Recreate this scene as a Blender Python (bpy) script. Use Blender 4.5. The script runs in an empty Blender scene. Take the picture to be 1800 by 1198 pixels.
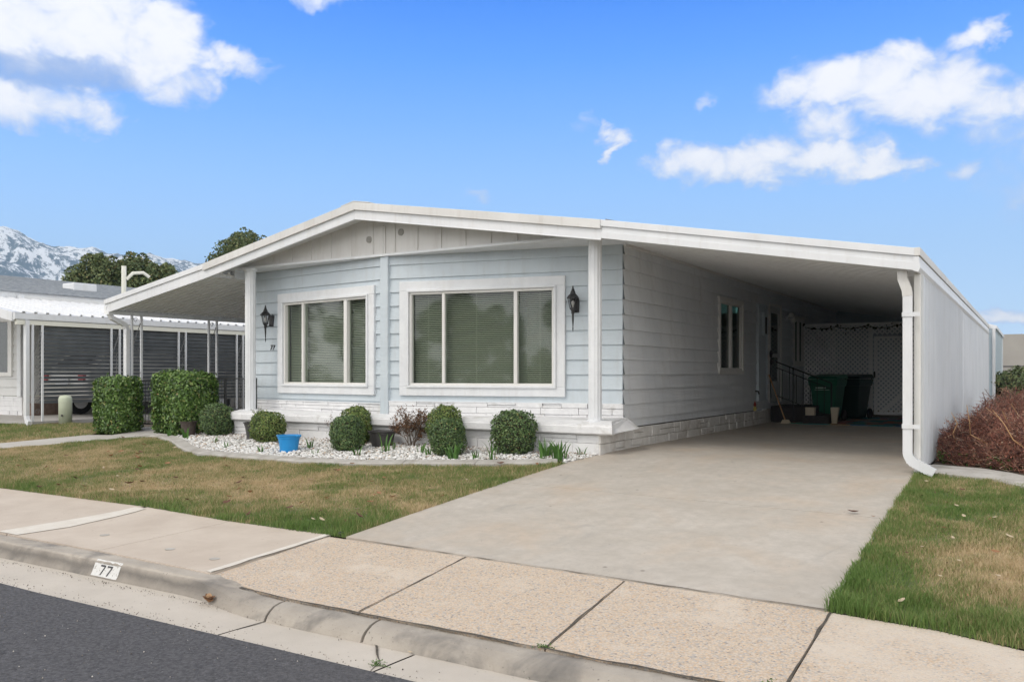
import bpy, bmesh, math, random
import numpy as np
from mathutils import Vector, Matrix, noise

sc = bpy.context.scene
col = sc.collection
rnd = random.Random(77)
nrng = np.random.default_rng(77)
PI = math.pi

# ------------------------------------------------------------------ camera
YAW = math.atan(915 / 1500)
cam_d = bpy.data.cameras.new('camera')
cam = bpy.data.objects.new('camera', cam_d)
col.objects.link(cam)
cam.location = (0, 0, 1.075)
cam.rotation_euler = (PI / 2, 0, YAW)
cam_d.sensor_width = 36
cam_d.lens = 30.0
cam_d.shift_y = 57 / 1800
cam_d.clip_start = 0.1
cam_d.clip_end = 20000
sc.camera = cam

# ------------------------------------------------------------------ exposure
sc.view_settings.view_transform = 'Standard'
sc.view_settings.look = 'None'
sc.view_settings.exposure = 0.25
sc.view_settings.gamma = 1.0
sc.cycles.max_bounces = 12
sc.cycles.diffuse_bounces = 10
sc.cycles.transparent_max_bounces = 12

# ------------------------------------------------------------------ world (sky and clouds)
SUN_EL, SUN_AZ = math.radians(50), math.radians(200)
world = bpy.data.worlds.new('World')
sc.world = world
world.use_nodes = True
wt = world.node_tree
wt.nodes.clear()


class NG:
    """small helper to write node graphs as expressions"""
    def __init__(self, nt):
        self.nt = nt

    def n(self, kind, **kw):
        nd = self.nt.nodes.new(kind)
        for k, v in kw.items():
            setattr(nd, k, v)
        return nd

    def put(self, sock, v):
        if isinstance(v, bpy.types.NodeSocket):
            self.nt.links.new(v, sock)
        elif v is not None:
            if hasattr(sock.default_value, '__len__') and isinstance(v, (tuple, list)):
                v = tuple(v)
                if len(sock.default_value) == 4 and len(v) == 3:
                    v = v + (1,)
            sock.default_value = v

    def m(self, op, a, b=None, c=None, clamp=False):
        nd = self.n('ShaderNodeMath', operation=op)
        nd.use_clamp = clamp
        self.put(nd.inputs[0], a)
        if b is not None: self.put(nd.inputs[1], b)
        if c is not None: self.put(nd.inputs[2], c)
        return nd.outputs[0]

    def mix(self, f, a, b, blend='MIX'):
        nd = self.n('ShaderNodeMix', data_type='RGBA', blend_type=blend)
        self.put(nd.inputs[0], f)
        self.put(nd.inputs[6], a)
        self.put(nd.inputs[7], b)
        return nd.outputs[2]

    def ramp(self, f, stops, interp='LINEAR'):
        nd = self.n('ShaderNodeValToRGB')
        nd.color_ramp.interpolation = interp
        el = nd.color_ramp.elements
        while len(el) < len(stops): el.new(0.5)
        for e, (p, c) in zip(el, stops):
            e.position = p
            e.color = tuple(c) + (1,) if len(c) == 3 else c
        self.put(nd.inputs[0], f)
        return nd.outputs[0]

    def noise(self, vec, scale, detail=2, rough=0.5, dist=0.0, out=0):
        nd = self.n('ShaderNodeTexNoise')
        self.put(nd.inputs['Vector'], vec)
        nd.inputs['Scale'].default_value = scale
        nd.inputs['Detail'].default_value = detail
        nd.inputs['Roughness'].default_value = rough
        nd.inputs['Distortion'].default_value = dist
        return nd.outputs[out]

    def map(self, v, a, b, c=0.0, d=1.0, smooth=False):
        nd = self.n('ShaderNodeMapRange')
        if smooth: nd.interpolation_type = 'SMOOTHSTEP'
        self.put(nd.inputs[0], v)
        for i, x in enumerate((a, b, c, d)):
            self.put(nd.inputs[i + 1], x)
        return nd.outputs[0]


def S(r, g, b):
    f = lambda c: (c / 255 / 12.92) if c / 255 <= 0.04045 else ((c / 255 + 0.055) / 1.055) ** 2.4
    return (f(r), f(g), f(b))


def build_world():
    g = NG(wt)
    tc = g.n('ShaderNodeTexCoord').outputs['Generated']
    sep = g.n('ShaderNodeSeparateXYZ')
    g.put(sep.inputs[0], tc)
    x, y, z = sep.outputs
    az = g.m('ARCTAN2', x, y)
    el = g.m('ARCSINE', z)
    sky = g.ramp(g.m('MULTIPLY', el, 1 / 0.8), [
        (0.0, (.72, .90, 1.12)), (0.07, (.56, .80, 1.10)), (0.17, (.40, .68, 1.10)), (0.27, (.27, .56, 1.08)),
        (0.36, (.150, .43, 1.06)), (0.44, (.065, .325, 1.02)), (0.52, (.012, .225, .93)), (0.66, (.01, .17, .80))])
    nish = g.n('ShaderNodeTexSky', sky_type='NISHITA')
    nish.sun_disc = False
    nish.sun_elevation = SUN_EL
    nish.sun_rotation = SUN_AZ
    nm = g.mix(1.0, nish.outputs[0], (0.10, 0.10, 0.10), 'MULTIPLY')
    sky = g.mix(0.06, sky, nm)
    # warped direction coordinates for the clouds
    cmb = g.n('ShaderNodeCombineXYZ')
    g.put(cmb.inputs[0], az); g.put(cmb.inputs[1], g.m('MULTIPLY', el, 1.35))
    base = cmb.outputs[0]
    wcol = g.noise(base, 16, 4, 0.6, 0.3, out=1)
    ws = g.n('ShaderNodeSeparateColor'); g.put(ws.inputs[0], wcol)
    azw = g.m('ADD', az, g.m('MULTIPLY', g.m('SUBTRACT', ws.outputs[0], 0.5), 0.10))
    elw = g.m('ADD', el, g.m('MULTIPLY', g.m('SUBTRACT', ws.outputs[1], 0.5), 0.06))
    blobs = [(-1.08, .342, .085, .034, 1), (-1.005, .345, .075, .034, 1), (-.948, .327, .055, .028, 1), (-.915, .307, .032, .02, .8),
             (-1.027, .372, .09, .024, 1), (-.935, .355, .035, .024, 1), (-.862, .331, .034, .010, .75), (-.835, .326, .016, .008, .5),
             (-1.075, .270, .055, .018, .9), (-1.032, .268, .042, .017, .8), (-1.0, .262, .02, .012, .6), (-.761, .408, .032, .01, .6),
             (-.179, .303, .062, .021, 1), (-.133, .305, .04, .022, 1), (-.095, .285, .06, .025, 1), (-.036, .272, .044, .018, .8),
             (-.055, .331, .030, .011, .85), (-.032, .338, .014, .009, .7), (-.092, .318, .012, .014, .6), (.0, .25, .05, .02, .5),
             (-.325, .236, .05, .017, .95), (-.269, .234, .043, .019, 1), (-.202, .229, .052, .017, .95), (-.142, .222, .036, .011, .9),
             (-.196, .262, .035, .02, .7), (-.373, .246, .015, .013, .6), (-.432, .266, .014, .012, .9), (-.435, .25, .007, .012, .8),
             (-.315, .295, .008, .006, .45), (-.068, .210, .013, .007, .5), (-.461, .285, .012, .009, .35), (-.022, .055, .028, .009, .9),
             (-.594, .2, .02, .004, .3), (.25, .2, .2, .06, 1), (.7, .3, .3, .08, 1), (-1.6, .3, .2, .06, 1)]
    field = None
    for (a, e, ra, re, s) in blobs:
        dx = g.m('MULTIPLY', g.m('SUBTRACT', azw, a), 1 / (ra * 1.6))
        dy = g.m('MULTIPLY', g.m('SUBTRACT', elw, e), 1 / (re * 1.65))
        d2 = g.m('ADD', g.m('MULTIPLY', dx, dx), g.m('MULTIPLY', dy, dy))
        v = g.m('MULTIPLY', g.m('MAXIMUM', g.m('SUBTRACT', 1.0, d2), 0.0), s)
        field = v if field is None else g.m('MAXIMUM', field, v)
    fine = g.noise(base, 30, 8, 0.58, 0.5)
    f2 = g.m('ADD', field, g.m('MULTIPLY', g.m('SUBTRACT', fine, 0.5), 1.05))
    f2 = g.m('MULTIPLY', f2, g.map(field, 0.0, 0.12))
    alpha = g.map(f2, -0.02, 0.85, 0, 0.96, True)
    # brightness: dense parts white, thin parts and undersides blue-grey
    shade = g.noise(base, 11, 5, 0.55, 0.2)
    under = g.map(g.m('SUBTRACT', g.noise(base, 7, 3, 0.5), 0.0), 0.35, 0.65)
    ccol = g.mix(g.map(g.m('ADD', f2, g.m('MULTIPLY', shade, 0.6)), 0.45, 1.35, 0, 1, True), S(186, 202, 236), S(252, 250, 252))
    c1 = g.mix(alpha, sky, ccol)
    # grey-blue belly of the big cloud on the left
    bx = g.m('MULTIPLY', g.m('SUBTRACT', azw, -1.045), 1 / 0.10)
    by = g.m('MULTIPLY', g.m('SUBTRACT', elw, 0.301), 1 / 0.020)
    bel = g.map(g.m('ADD', g.m('MULTIPLY', bx, bx), g.m('MULTIPLY', by, by)), 0.0, 1.3, 0.75, 0.0, True)
    c1 = g.mix(bel, c1, S(140, 170, 222))
    # a bright broken cloud deck from well above the view to the zenith, and behind
    hi = g.map(el, 0.46, 0.80, 0, 1, True)
    # added bright cloud outside the view, boosted near the horizon to light the walls
    fw = g.m('ADD', g.m('MULTIPLY', x, -math.sin(YAW)), g.m('MULTIPLY', y, math.cos(YAW)))
    back = g.map(fw, 0.70, 0.45, 0, 1, True)
    hib = g.m('MAXIMUM', hi, g.m('MULTIPLY', back, g.map(el, 0.0, 0.20, 0.75, 1.0)))
    deck = g.ramp(g.noise(tc, 2.5, 5, 0.55), [(0.3, (1.02, 1.02, 1.03)), (0.7, (1.34, 1.31, 1.27))])
    deck = g.mix(1.0, deck, g.ramp(g.m('MULTIPLY', el, 1 / 1.57), [(0.0, (2.0, 2.0, 2.0)), (0.14, (1.65, 1.65, 1.65)), (0.30, (1.05, 1.05, 1.05)), (0.7, (0.56, 0.56, 0.56))]), 'MULTIPLY')
    c2 = g.mix(hib, c1, deck)
    below = g.map(z, -0.02, 0.0)
    c3 = g.mix(below, (0.25, 0.25, 0.25), c2)
    bg = g.n('ShaderNodeBackground')
    g.put(bg.inputs[0], c3)
    bg.inputs[1].default_value = 1.0
    o = g.n('ShaderNodeOutputWorld')
    wt.links.new(bg.outputs[0], o.inputs[0])


build_world()
world.cycles.sampling_method = 'MANUAL'
world.cycles.sample_map_resolution = 1024

# ------------------------------------------------------------------ sun through thin cloud
sl = bpy.data.lights.new('sun', 'SUN')
sl.energy = 1.0
sl.angle = math.radians(18)
sl.color = (1.0, 0.93, 0.84)
so = bpy.data.objects.new('sun', sl)
col.objects.link(so)
# light comes from azimuth 200 deg (behind the camera, a little to its left)
sd = Vector((math.sin(SUN_AZ) * math.cos(SUN_EL), math.cos(SUN_AZ) * math.cos(SUN_EL), math.sin(SUN_EL)))
so.rotation_euler = sd.to_track_quat('Z', 'Y').to_euler()
so.location = (-5, -10, 20)


# ------------------------------------------------------------------ materials
def mat(name, c, rough=0.7, c2=None, scale=3.0, detail=4, bump=0.0, bscale=60, lo=0.35, hi=0.65, metallic=0.0,
        c3=None, s3=0.6, lo3=0.5, hi3=0.7, speck=None, island=None, spec=0.5, sss=0, trans=0, coords='Object', stretch=None,
        grime=None):
    m = bpy.data.materials.new(name)
    m.use_nodes = True
    nt = m.node_tree
    g = NG(nt)
    b = nt.nodes['Principled BSDF']
    co = g.n('ShaderNodeTexCoord').outputs[coords]
    if stretch:
        mp = g.n('ShaderNodeMapping'); g.put(mp.inputs[0], co); mp.inputs['Scale'].default_value = stretch
        co = mp.outputs[0]
    cc = None
    if c2 is not None:
        n = g.noise(co, scale, detail, 0.6)
        cc = g.ramp(n, [(lo, c), (hi, c2)])
    if c3 is not None:
        n = g.noise(co, s3, 5, 0.6, 0.4)
        cc = g.mix(g.map(n, lo3, hi3), cc if cc is not None else c, c3)
    if grime is not None:   # dirt streaks with their own shape
        mp = g.n('ShaderNodeMapping'); g.put(mp.inputs[0], co); mp.inputs['Scale'].default_value = (4, 4, 0.5)
        n = g.noise(mp.outputs[0], 1.6, 8, 0.75)
        cc = g.mix(g.map(n, 0.50, 0.76, 0, 0.55), cc if cc is not None else c, grime)
    if speck is not None:
        n = g.noise(co, speck[0], 2, 0.5)
        cc = g.mix(g.map(n, speck[2], speck[2] + 0.06), cc if cc is not None else c, speck[1])
    if island is not None:
        gi = g.n('ShaderNodeNewGeometry').outputs['Random Per Island']
        ic = g.ramp(gi, island)
        cc = ic if cc is None else g.mix(0.65, cc, ic)
    g.put(b.inputs['Base Color'], cc if cc is not None else c)
    b.inputs['Roughness'].default_value = rough
    b.inputs['Metallic'].default_value = metallic
    b.inputs['Specular IOR Level'].default_value = spec
    if trans:
        # thin leaf: some light passes through
        tr = g.n('ShaderNodeBsdfTranslucent')
        g.put(tr.inputs[0], cc if cc is not None else c)
        mx = g.n('ShaderNodeMixShader'); mx.inputs[0].default_value = trans
        nt.links.new(b.outputs[0], mx.inputs[1]); nt.links.new(tr.outputs[0], mx.inputs[2])
        nt.links.new(mx.outputs[0], nt.nodes['Material Output'].inputs[0])
    if bump:
        bn = g.n('ShaderNodeBump')
        bn.inputs['Strength'].default_value = bump
        bn.inputs['Distance'].default_value = 0.01
        g.put(bn.inputs['Height'], g.noise(co, bscale, 5, 0.6))
        nt.links.new(bn.outputs[0], b.inputs['Normal'])
    return m


def grass_mat(name, blades):
    m = bpy.data.materials.new(name)
    m.use_nodes = True
    nt = m.node_tree
    g = NG(nt)
    b = nt.nodes['Principled BSDF']
    geo = g.n('ShaderNodeNewGeometry')
    pos = geo.outputs['Position']
    sep = g.n('ShaderNodeSeparateXYZ'); g.put(sep.inputs[0], pos)
    n = g.noise(pos, 0.85, 5, 0.62, 0.5)
    n2 = g.noise(pos, 6, 4, 0.6)
    v = g.m('ADD', n, g.m('MULTIPLY', g.m('SUBTRACT', n2, 0.5), 0.45))
    # greener strip beside the pavement and below the bed, drier in the middle of each lawn
    x, y = sep.outputs[0], sep.outputs[1]
    edge = g.map(y, 5.3, 6.4, 0.20, 0.0)
    edge2 = g.map(y, 7.6, 8.6, 0.0, 0.10)
    left = g.map(x, -3.0, -1.5, 0.0, 0.04)
    near_drive = g.m('MULTIPLY', g.map(x, -7.2, -5.2, 0.0, 0.08), g.map(x, -1.2, -0.8, 1.0, 0.0))
    rightg = g.m('MULTIPLY', g.map(x, -1.0, 0.3, 0.10, -0.07), g.map(x, -1.8, -1.2, 0.0, 1.0))
    leftdry = g.map(x, -8.5, -17, 0.0, 0.03)
    t = g.m('ADD', v, g.m('ADD', g.m('ADD', edge, edge2), g.m('ADD', g.m('ADD', left, near_drive), g.m('ADD', rightg, leftdry))))
    if blades:
        isl = geo.outputs['Random Per Island']
        t = g.m('ADD', t, g.m('MULTIPLY', g.m('SUBTRACT', isl, 0.5), 0.34))
        cc = g.ramp(t, [(0.34, (0.58, 0.46, 0.29)), (0.48, (0.46, 0.37, 0.21)), (0.57, (0.28, 0.27, 0.115)), (0.68, (0.18, 0.25, 0.075)), (0.88, (0.115, 0.20, 0.048))])
    else:
        cc = g.ramp(t, [(0.38, (0.36, 0.26, 0.15)), (0.58, (0.21, 0.18, 0.085)), (0.74, (0.09, 0.12, 0.04))])
    g.put(b.inputs['Base Color'], cc)
    b.inputs['Roughness'].default_value = 0.6
    b.inputs['Specular IOR Level'].default_value = 0.25
    if blades:
        tr = g.n('ShaderNodeBsdfTranslucent'); g.put(tr.inputs[0], cc)
        mx = g.n('ShaderNodeMixShader'); mx.inputs[0].default_value = 0.25
        nt.links.new(b.outputs[0], mx.inputs[1]); nt.links.new(tr.outputs[0], mx.inputs[2])
        nt.links.new(mx.outputs[0], nt.nodes['Material Output'].inputs[0])
    return m


def aggregate_mat(nm='exposed_aggregate', t0=0.54, t1=0.68, cov=0.75):
    m = bpy.data.materials.new(nm)
    m.use_nodes = True
    nt = m.node_tree
    g = NG(nt)
    b = nt.nodes['Principled BSDF']
    pos = g.n('ShaderNodeTexCoord').outputs['Object']
    vo = g.n('ShaderNodeTexVoronoi'); g.put(vo.inputs['Vector'], pos); vo.inputs['Scale'].default_value = 85
    sp = g.n('ShaderNodeSeparateColor'); g.put(sp.inputs[0], vo.outputs['Color'])
    peb = g.ramp(sp.outputs[0], [(0.0, (0.60, 0.48, 0.36)), (0.35, (0.52, 0.41, 0.31)), (0.55, (0.58, 0.50, 0.42)), (0.75, (0.43, 0.40, 0.375)), (0.88, (0.56, 0.40, 0.27)), (0.95, (0.27, 0.25, 0.24)), (1.0, (0.15, 0.14, 0.13))], 'CONSTANT')
    gap = g.map(vo.outputs['Distance'], 0.45, 0.75)
    c = g.mix(g.m('MULTIPLY', gap, 0.6), peb, (0.40, 0.33, 0.26))
    # worn patches with smooth cement left
    n = g.noise(pos, 2.2, 6, 0.65)
    c = g.mix(g.map(n, t0, t1, 0, cov), c, (0.60, 0.525, 0.44))
    n = g.noise(pos, 42, 2, 0.5)
    c = g.mix(g.map(n, 0.70, 0.74, 0, 0.8), c, (0.20, 0.18, 0.16))
    g.put(b.inputs['Base Color'], c)
    b.inputs['Roughness'].default_value = 0.85
    bn = g.n('ShaderNodeBump'); bn.inputs['Strength'].default_value = 0.55; bn.inputs['Distance'].default_value = 0.008
    g.put(bn.inputs['Height'], g.m('SUBTRACT', 1.0, vo.outputs['Distance']))
    nt.links.new(bn.outputs[0], b.inputs['Normal'])
    return m


def glass_mat(name, tint, refl=0.9, ior=1.45):
    m = bpy.data.materials.new(name)
    m.use_nodes = True
    nt = m.node_tree
    nt.nodes.clear()
    g = NG(nt)
    o = g.n('ShaderNodeOutputMaterial')
    t = g.n('ShaderNodeBsdfTransparent'); g.put(t.inputs[0], tint)
    gl = g.n('ShaderNodeBsdfGlossy'); gl.inputs['Roughness'].default_value = 0.035
    g.put(gl.inputs[0], (refl, refl, refl))
    fr = g.n('ShaderNodeFresnel'); fr.inputs[0].default_value = ior
    mx = g.n('ShaderNodeMixShader')
    bf = g.n('ShaderNodeNewGeometry').outputs['Backfacing']
    nt.links.new(g.m('MULTIPLY', g.m('MINIMUM', g.m('MULTIPLY', fr.outputs[0], 1.1), 1.0), g.m('SUBTRACT', 1.0, bf)), mx.inputs[0])
    nt.links.new(t.outputs[0], mx.inputs[1]); nt.links.new(gl.outputs[0], mx.inputs[2])
    nt.links.new(mx.outputs[0], o.inputs[0])
    return m


def stained(m):
    """dark tyre-rub stain along the street face of the curb"""
    nt = m.node_tree; g = NG(nt); b = nt.nodes['Principled BSDF']
    src = b.inputs['Base Color'].links[0].from_socket
    pos = g.n('ShaderNodeTexCoord').outputs['Object']
    sp = g.n('ShaderNodeSeparateXYZ'); g.put(sp.inputs[0], pos)
    mp = g.n('ShaderNodeMapping'); g.put(mp.inputs[0], pos); mp.inputs['Scale'].default_value = (1, 1, 1)
    n = g.noise(mp.outputs[0], 2.6, 7, 0.65)
    band = g.map(g.m('ADD', sp.outputs[1], g.m('MULTIPLY', g.m('SUBTRACT', n, 0.5), 0.06)), 3.955, 3.982, 1, 0)
    endx = g.map(g.m('ADD', sp.outputs[0], g.m('MULTIPLY', n, 0.6)), -4.7, -4.1, 1, 0.25)
    low = g.map(sp.outputs[2], -0.47, -0.42, 0.55, 1)
    f = g.m('MULTIPLY', g.m('MULTIPLY', band, endx), g.m('MULTIPLY', low, g.map(n, 0.3, 0.55, 0.65, 0.95)))
    c = g.mix(f, src, (0.13, 0.12, 0.11))
    g.put(b.inputs['Base Color'], c)
    return m


M = {}
M['siding'] = mat('pale_blue_siding', (0.50, 0.56, 0.605), 0.5, (0.54, 0.60, 0.64), 2.5, bump=0.08, bscale=30, grime=(0.42, 0.44, 0.44))
M['sidesiding'] = mat('lightened_grey_siding', (0.62, 0.645, 0.67), 0.5, (0.70, 0.715, 0.73), 1.2, bump=0.1, bscale=20, grime=(0.48, 0.47, 0.455))  # siding copy lightened to offset the dimness under the carport
M['white'] = mat('white_painted_metal', (0.64, 0.655, 0.675), 0.42, (0.70, 0.71, 0.725), 1.5, bump=0.03, bscale=12, grime=(0.52, 0.50, 0.47))
M['trim'] = mat('white_painted_wood', (0.66, 0.675, 0.695), 0.55, (0.72, 0.735, 0.75), 5, bump=0.15, bscale=70, grime=(0.58, 0.57, 0.55))
M['weathered'] = mat('weathered_flashing', (0.58, 0.57, 0.55), 0.5, (0.66, 0.655, 0.64), 1.4, bump=0.05, bscale=14, grime=(0.42, 0.38, 0.33))
M['gable'] = mat('cream_gable_board', (0.60, 0.59, 0.57), 0.6, (0.65, 0.64, 0.62), 2, bump=0.1, bscale=50, grime=(0.44, 0.41, 0.37))
M['soffit'] = mat('ceiling_metal', (0.76, 0.775, 0.78), 0.45, (0.80, 0.81, 0.81), 1.0, grime=(0.45, 0.44, 0.41))
M['stone'] = mat('white_painted_stone', (0.66, 0.66, 0.67), 0.75, (0.74, 0.74, 0.745), 6, bump=0.7, bscale=28, c3=(0.50, 0.49, 0.47), s3=3, lo3=0.58, hi3=0.72)
M['block'] = mat('painted_block', (0.56, 0.54, 0.51), 0.85, (0.66, 0.645, 0.62), 5, bump=0.8, bscale=25, c3=(0.40, 0.36, 0.32), s3=2.5, lo3=0.52, hi3=0.7)
M['vinyl'] = mat('cream_vinyl', (0.68, 0.67, 0.64), 0.4, (0.72, 0.71, 0.69), 4, grime=(0.55, 0.52, 0.47))
M['blind'] = mat('window_blind', (0.74, 0.72, 0.66), 0.6)
M['room'] = mat('room_shade', (0.05, 0.055, 0.045), 0.9)
M['glass'] = glass_mat('window_glass', (0.73, 0.77, 0.73), 0.9, 1.5)
M['darkglass'] = glass_mat('dark_glass', (0.30, 0.42, 0.34))
M['lampglass'] = glass_mat('lantern_glass', (0.75, 0.75, 0.75), 0.6)
M['black'] = mat('black_metal', (0.018, 0.018, 0.020), 0.45, (0.03, 0.03, 0.03), 30, bump=0.1, bscale=90)
M['bulb'] = mat('bulb_glass', (0.75, 0.74, 0.70), 0.15)
M['wallpanel'] = mat('white_ribbed_panel', (0.66, 0.685, 0.72), 0.45, (0.71, 0.73, 0.76), 1.2, grime=(0.50, 0.50, 0.49))
M['shed'] = mat('pale_blue_shed_metal', (0.50, 0.60, 0.66), 0.5, (0.55, 0.65, 0.71), 1.5)
M['shingle'] = mat('grey_shingle', (0.22, 0.24, 0.26), 0.9, (0.32, 0.34, 0.36), 9, detail=6, bump=0.5, bscale=35)
M['darkshingle'] = mat('dark_shingle', (0.06, 0.065, 0.075), 0.9, (0.11, 0.115, 0.12), 12, bump=0.5)
def driveway_marks(m):
    nt = m.node_tree; g = NG(nt); b = nt.nodes['Principled BSDF']
    src = b.inputs['Base Color'].links[0].from_socket
    pos = g.n('ShaderNodeTexCoord').outputs['Object']
    n = g.noise(pos, 9, 8, 0.75)
    c = g.mix(g.map(n, 0.38, 0.62, 0.0, 0.40), src, (0.32, 0.285, 0.25))
    mp = g.n('ShaderNodeMapping'); g.put(mp.inputs[0], pos); mp.inputs['Scale'].default_value = (0.9, 0.55, 1)
    n2 = g.noise(mp.outputs[0], 1.5, 6, 0.7, 0.6)
    c = g.mix(g.map(n2, 0.50, 0.78, 0, 0.42), c, (0.49, 0.39, 0.295))
    n3 = g.noise(mp.outputs[0], 3.1, 5, 0.6, 1.0)
    c = g.mix(g.map(n3, 0.60, 0.75, 0, 0.35), c, (0.27, 0.26, 0.25))
    vo = g.n('ShaderNodeTexVoronoi'); g.put(vo.inputs['Vector'], pos); vo.inputs['Scale'].default_value = 2.1
    c = g.mix(g.map(vo.outputs['Distance'], 0.02, 0.045, 0.55, 0), c, (0.10, 0.085, 0.07))
    g.put(b.inputs['Base Color'], c)
    return m


M['driveway'] = mat('driveway_concrete', (0.435, 0.395, 0.345), 0.85, (0.50, 0.46, 0.41), 2.2, detail=8, bump=0.12, bscale=120, c3=(0.47, 0.375, 0.285), s3=1.1, lo3=0.50, hi3=0.80, speck=(38, (0.33, 0.29, 0.25), 0.70))
M['driveway'] = driveway_marks(M['driveway'])
M['sidewalk'] = mat('sidewalk_concrete', (0.47, 0.40, 0.335), 0.85, (0.54, 0.47, 0.40), 2.2, detail=8, bump=0.15, bscale=120, speck=(22, (0.40, 0.33, 0.27), 0.70))
M['patch'] = mat('pale_mortar_patch', (0.60, 0.555, 0.49), 0.85, (0.66, 0.62, 0.56), 6, bump=0.2, bscale=60)
M['curb'] = mat('curb_concrete', (0.36, 0.32, 0.275), 0.9, (0.46, 0.415, 0.36), 3.5, detail=8, bump=0.5, bscale=60, c3=(0.12, 0.115, 0.11), s3=2.3, lo3=0.50, hi3=0.72, speck=(60, (0.2, 0.18, 0.16), 0.68))
M['curb'] = stained(M['curb'])
M['gutter'] = mat('gutter_concrete', (0.47, 0.425, 0.37), 0.85, (0.54, 0.49, 0.43), 2.0, detail=8, bump=0.25, bscale=90, speck=(48, (0.25, 0.22, 0.2), 0.70))
M['edging'] = mat('edging_concrete', (0.36, 0.34, 0.31), 0.9, (0.47, 0.45, 0.42), 5, detail=8, bump=0.3, bscale=60, c3=(0.26, 0.235, 0.20), s3=3, lo3=0.55, hi3=0.75)
M['path'] = mat('path_concrete', (0.43, 0.405, 0.37), 0.85, (0.49, 0.465, 0.43), 2, bump=0.15, bscale=90)
M['aggregate'] = aggregate_mat()
M['worn'] = aggregate_mat('worn_aggregate', 0.36, 0.60, 0.9)
M['soil'] = mat('soil', (0.07, 0.055, 0.042), 0.95, (0.12, 0.095, 0.07), 12, detail=8, bump=0.8, bscale=40)
M['crack'] = mat('crack_dirt', (0.055, 0.047, 0.038), 0.95, (0.11, 0.095, 0.075), 20, bump=0.5)
M['asphalt'] = mat('asphalt', (0.034, 0.034, 0.038), 0.85, (0.125, 0.122, 0.130), 45, detail=5, lo=0.30, hi=0.74, bump=1.0, bscale=80, speck=(95, (0.26, 0.25, 0.245), 0.70), c3=(0.095, 0.090, 0.092), s3=0.8, lo3=0.5, hi3=0.85)
M['turf'] = grass_mat('turf_soil', False)
M['blades'] = grass_mat('grass_blades', True)
M['gravelstone'] = mat('white_gravel', (0.62, 0.61, 0.59), 0.7, island=[(0, (0.48, 0.46, 0.42)), (0.15, (0.68, 0.67, 0.65)), (0.9, (0.80, 0.795, 0.785)), (1, (0.55, 0.42, 0.30))])
M['gravelbase'] = mat('gravel_bed', (0.36, 0.34, 0.31), 0.9, (0.58, 0.565, 0.54), 40, bump=0.8, bscale=40)
G1 = [(0, (0.045, 0.085, 0.022)), (0.4, (0.085, 0.165, 0.036)), (0.75, (0.15, 0.26, 0.06)), (0.96, (0.25, 0.36, 0.10)), (1, (0.45, 0.33, 0.15))]
G2 = [(0, (0.035, 0.068, 0.028)), (0.5, (0.090, 0.16, 0.055)), (0.9, (0.18, 0.27, 0.090)), (0.985, (0.22, 0.24, 0.09)), (1, (0.38, 0.25, 0.10))]
G3 = [(0, (0.045, 0.080, 0.024)), (0.5, (0.13, 0.20, 0.050)), (0.9, (0.25, 0.32, 0.080)), (1, (0.32, 0.26, 0.09))]
M['hedge'] = mat('hedge_leaf', (0.05, 0.11, 0.025), 0.38, island=G1, trans=0.18)
M['box'] = mat('boxwood_leaf', (0.035, 0.07, 0.025), 0.5, island=G2, trans=0.12)
M['boxy'] = mat('yellowing_boxwood_leaf', (0.06, 0.10, 0.025), 0.5, island=G3, trans=0.12)
M['juniper'] = mat('conifer_leaf', (0.07, 0.11, 0.045), 0.7, island=[(0, (0.04, 0.07, 0.03)), (0.5, (0.10, 0.145, 0.055)), (0.85, (0.17, 0.19, 0.07)), (1, (0.28, 0.21, 0.09))], c2=(0.15, 0.17, 0.065), scale=0.9)
M['core'] = mat('dark_core_and_ivy', (0.025, 0.035, 0.015), 0.9, (0.05, 0.045, 0.025), 20)
M['bark'] = mat('bark', (0.10, 0.075, 0.055), 0.9, (0.17, 0.13, 0.10), 14, bump=0.6)
M['iris'] = mat('iris_leaf', (0.07, 0.17, 0.03), 0.45, island=[(0, (0.045, 0.12, 0.02)), (1, (0.12, 0.25, 0.05))], trans=0.2)
M['deadleaf'] = mat('dead_leaf', (0.13, 0.075, 0.045), 0.8, island=[(0, (0.06, 0.035, 0.022)), (0.7, (0.16, 0.085, 0.045)), (1, (0.30, 0.16, 0.08))])
M['dryleaf'] = mat('dry_fallen_leaf', (0.28, 0.15, 0.08), 0.75, island=[(0, (0.12, 0.06, 0.035)), (0.6, (0.30, 0.16, 0.08)), (1, (0.50, 0.34, 0.20))], trans=0.15)
M['paleleaf'] = mat('pale_dry_leaf', (0.50, 0.40, 0.28), 0.75, (0.56, 0.48, 0.36), 30, trans=0.15)
M['darkleaf'] = mat('dark_dry_leaf', (0.10, 0.045, 0.03), 0.75, (0.16, 0.08, 0.05), 30)
M['barberry'] = mat('red_brown_twig', (0.18, 0.07, 0.055), 0.8, island=[(0, (0.085, 0.05, 0.045)), (0.35, (0.20, 0.085, 0.065)), (0.7, (0.32, 0.12, 0.08)), (0.9, (0.42, 0.24, 0.16)), (1, (0.50, 0.38, 0.28))])
M['weed'] = mat('weed_leaf', (0.06, 0.14, 0.03), 0.6, island=[(0, (0.05, 0.10, 0.02)), (1, (0.12, 0.22, 0.05))], trans=0.2)
M['bluepot'] = mat('blue_plastic', (0.015, 0.25, 0.60), 0.4, (0.02, 0.28, 0.64), 6)
M['darkpot'] = mat('dark_grey_plastic', (0.045, 0.042, 0.042), 0.5, (0.06, 0.056, 0.055), 6)
M['brownpot'] = mat('brown_plastic', (0.055, 0.040, 0.034), 0.7, (0.08, 0.06, 0.05), 10)
M['pedestal'] = mat('pale_green_plastic', (0.50, 0.54, 0.41), 0.5, (0.54, 0.58, 0.45), 3)
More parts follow.
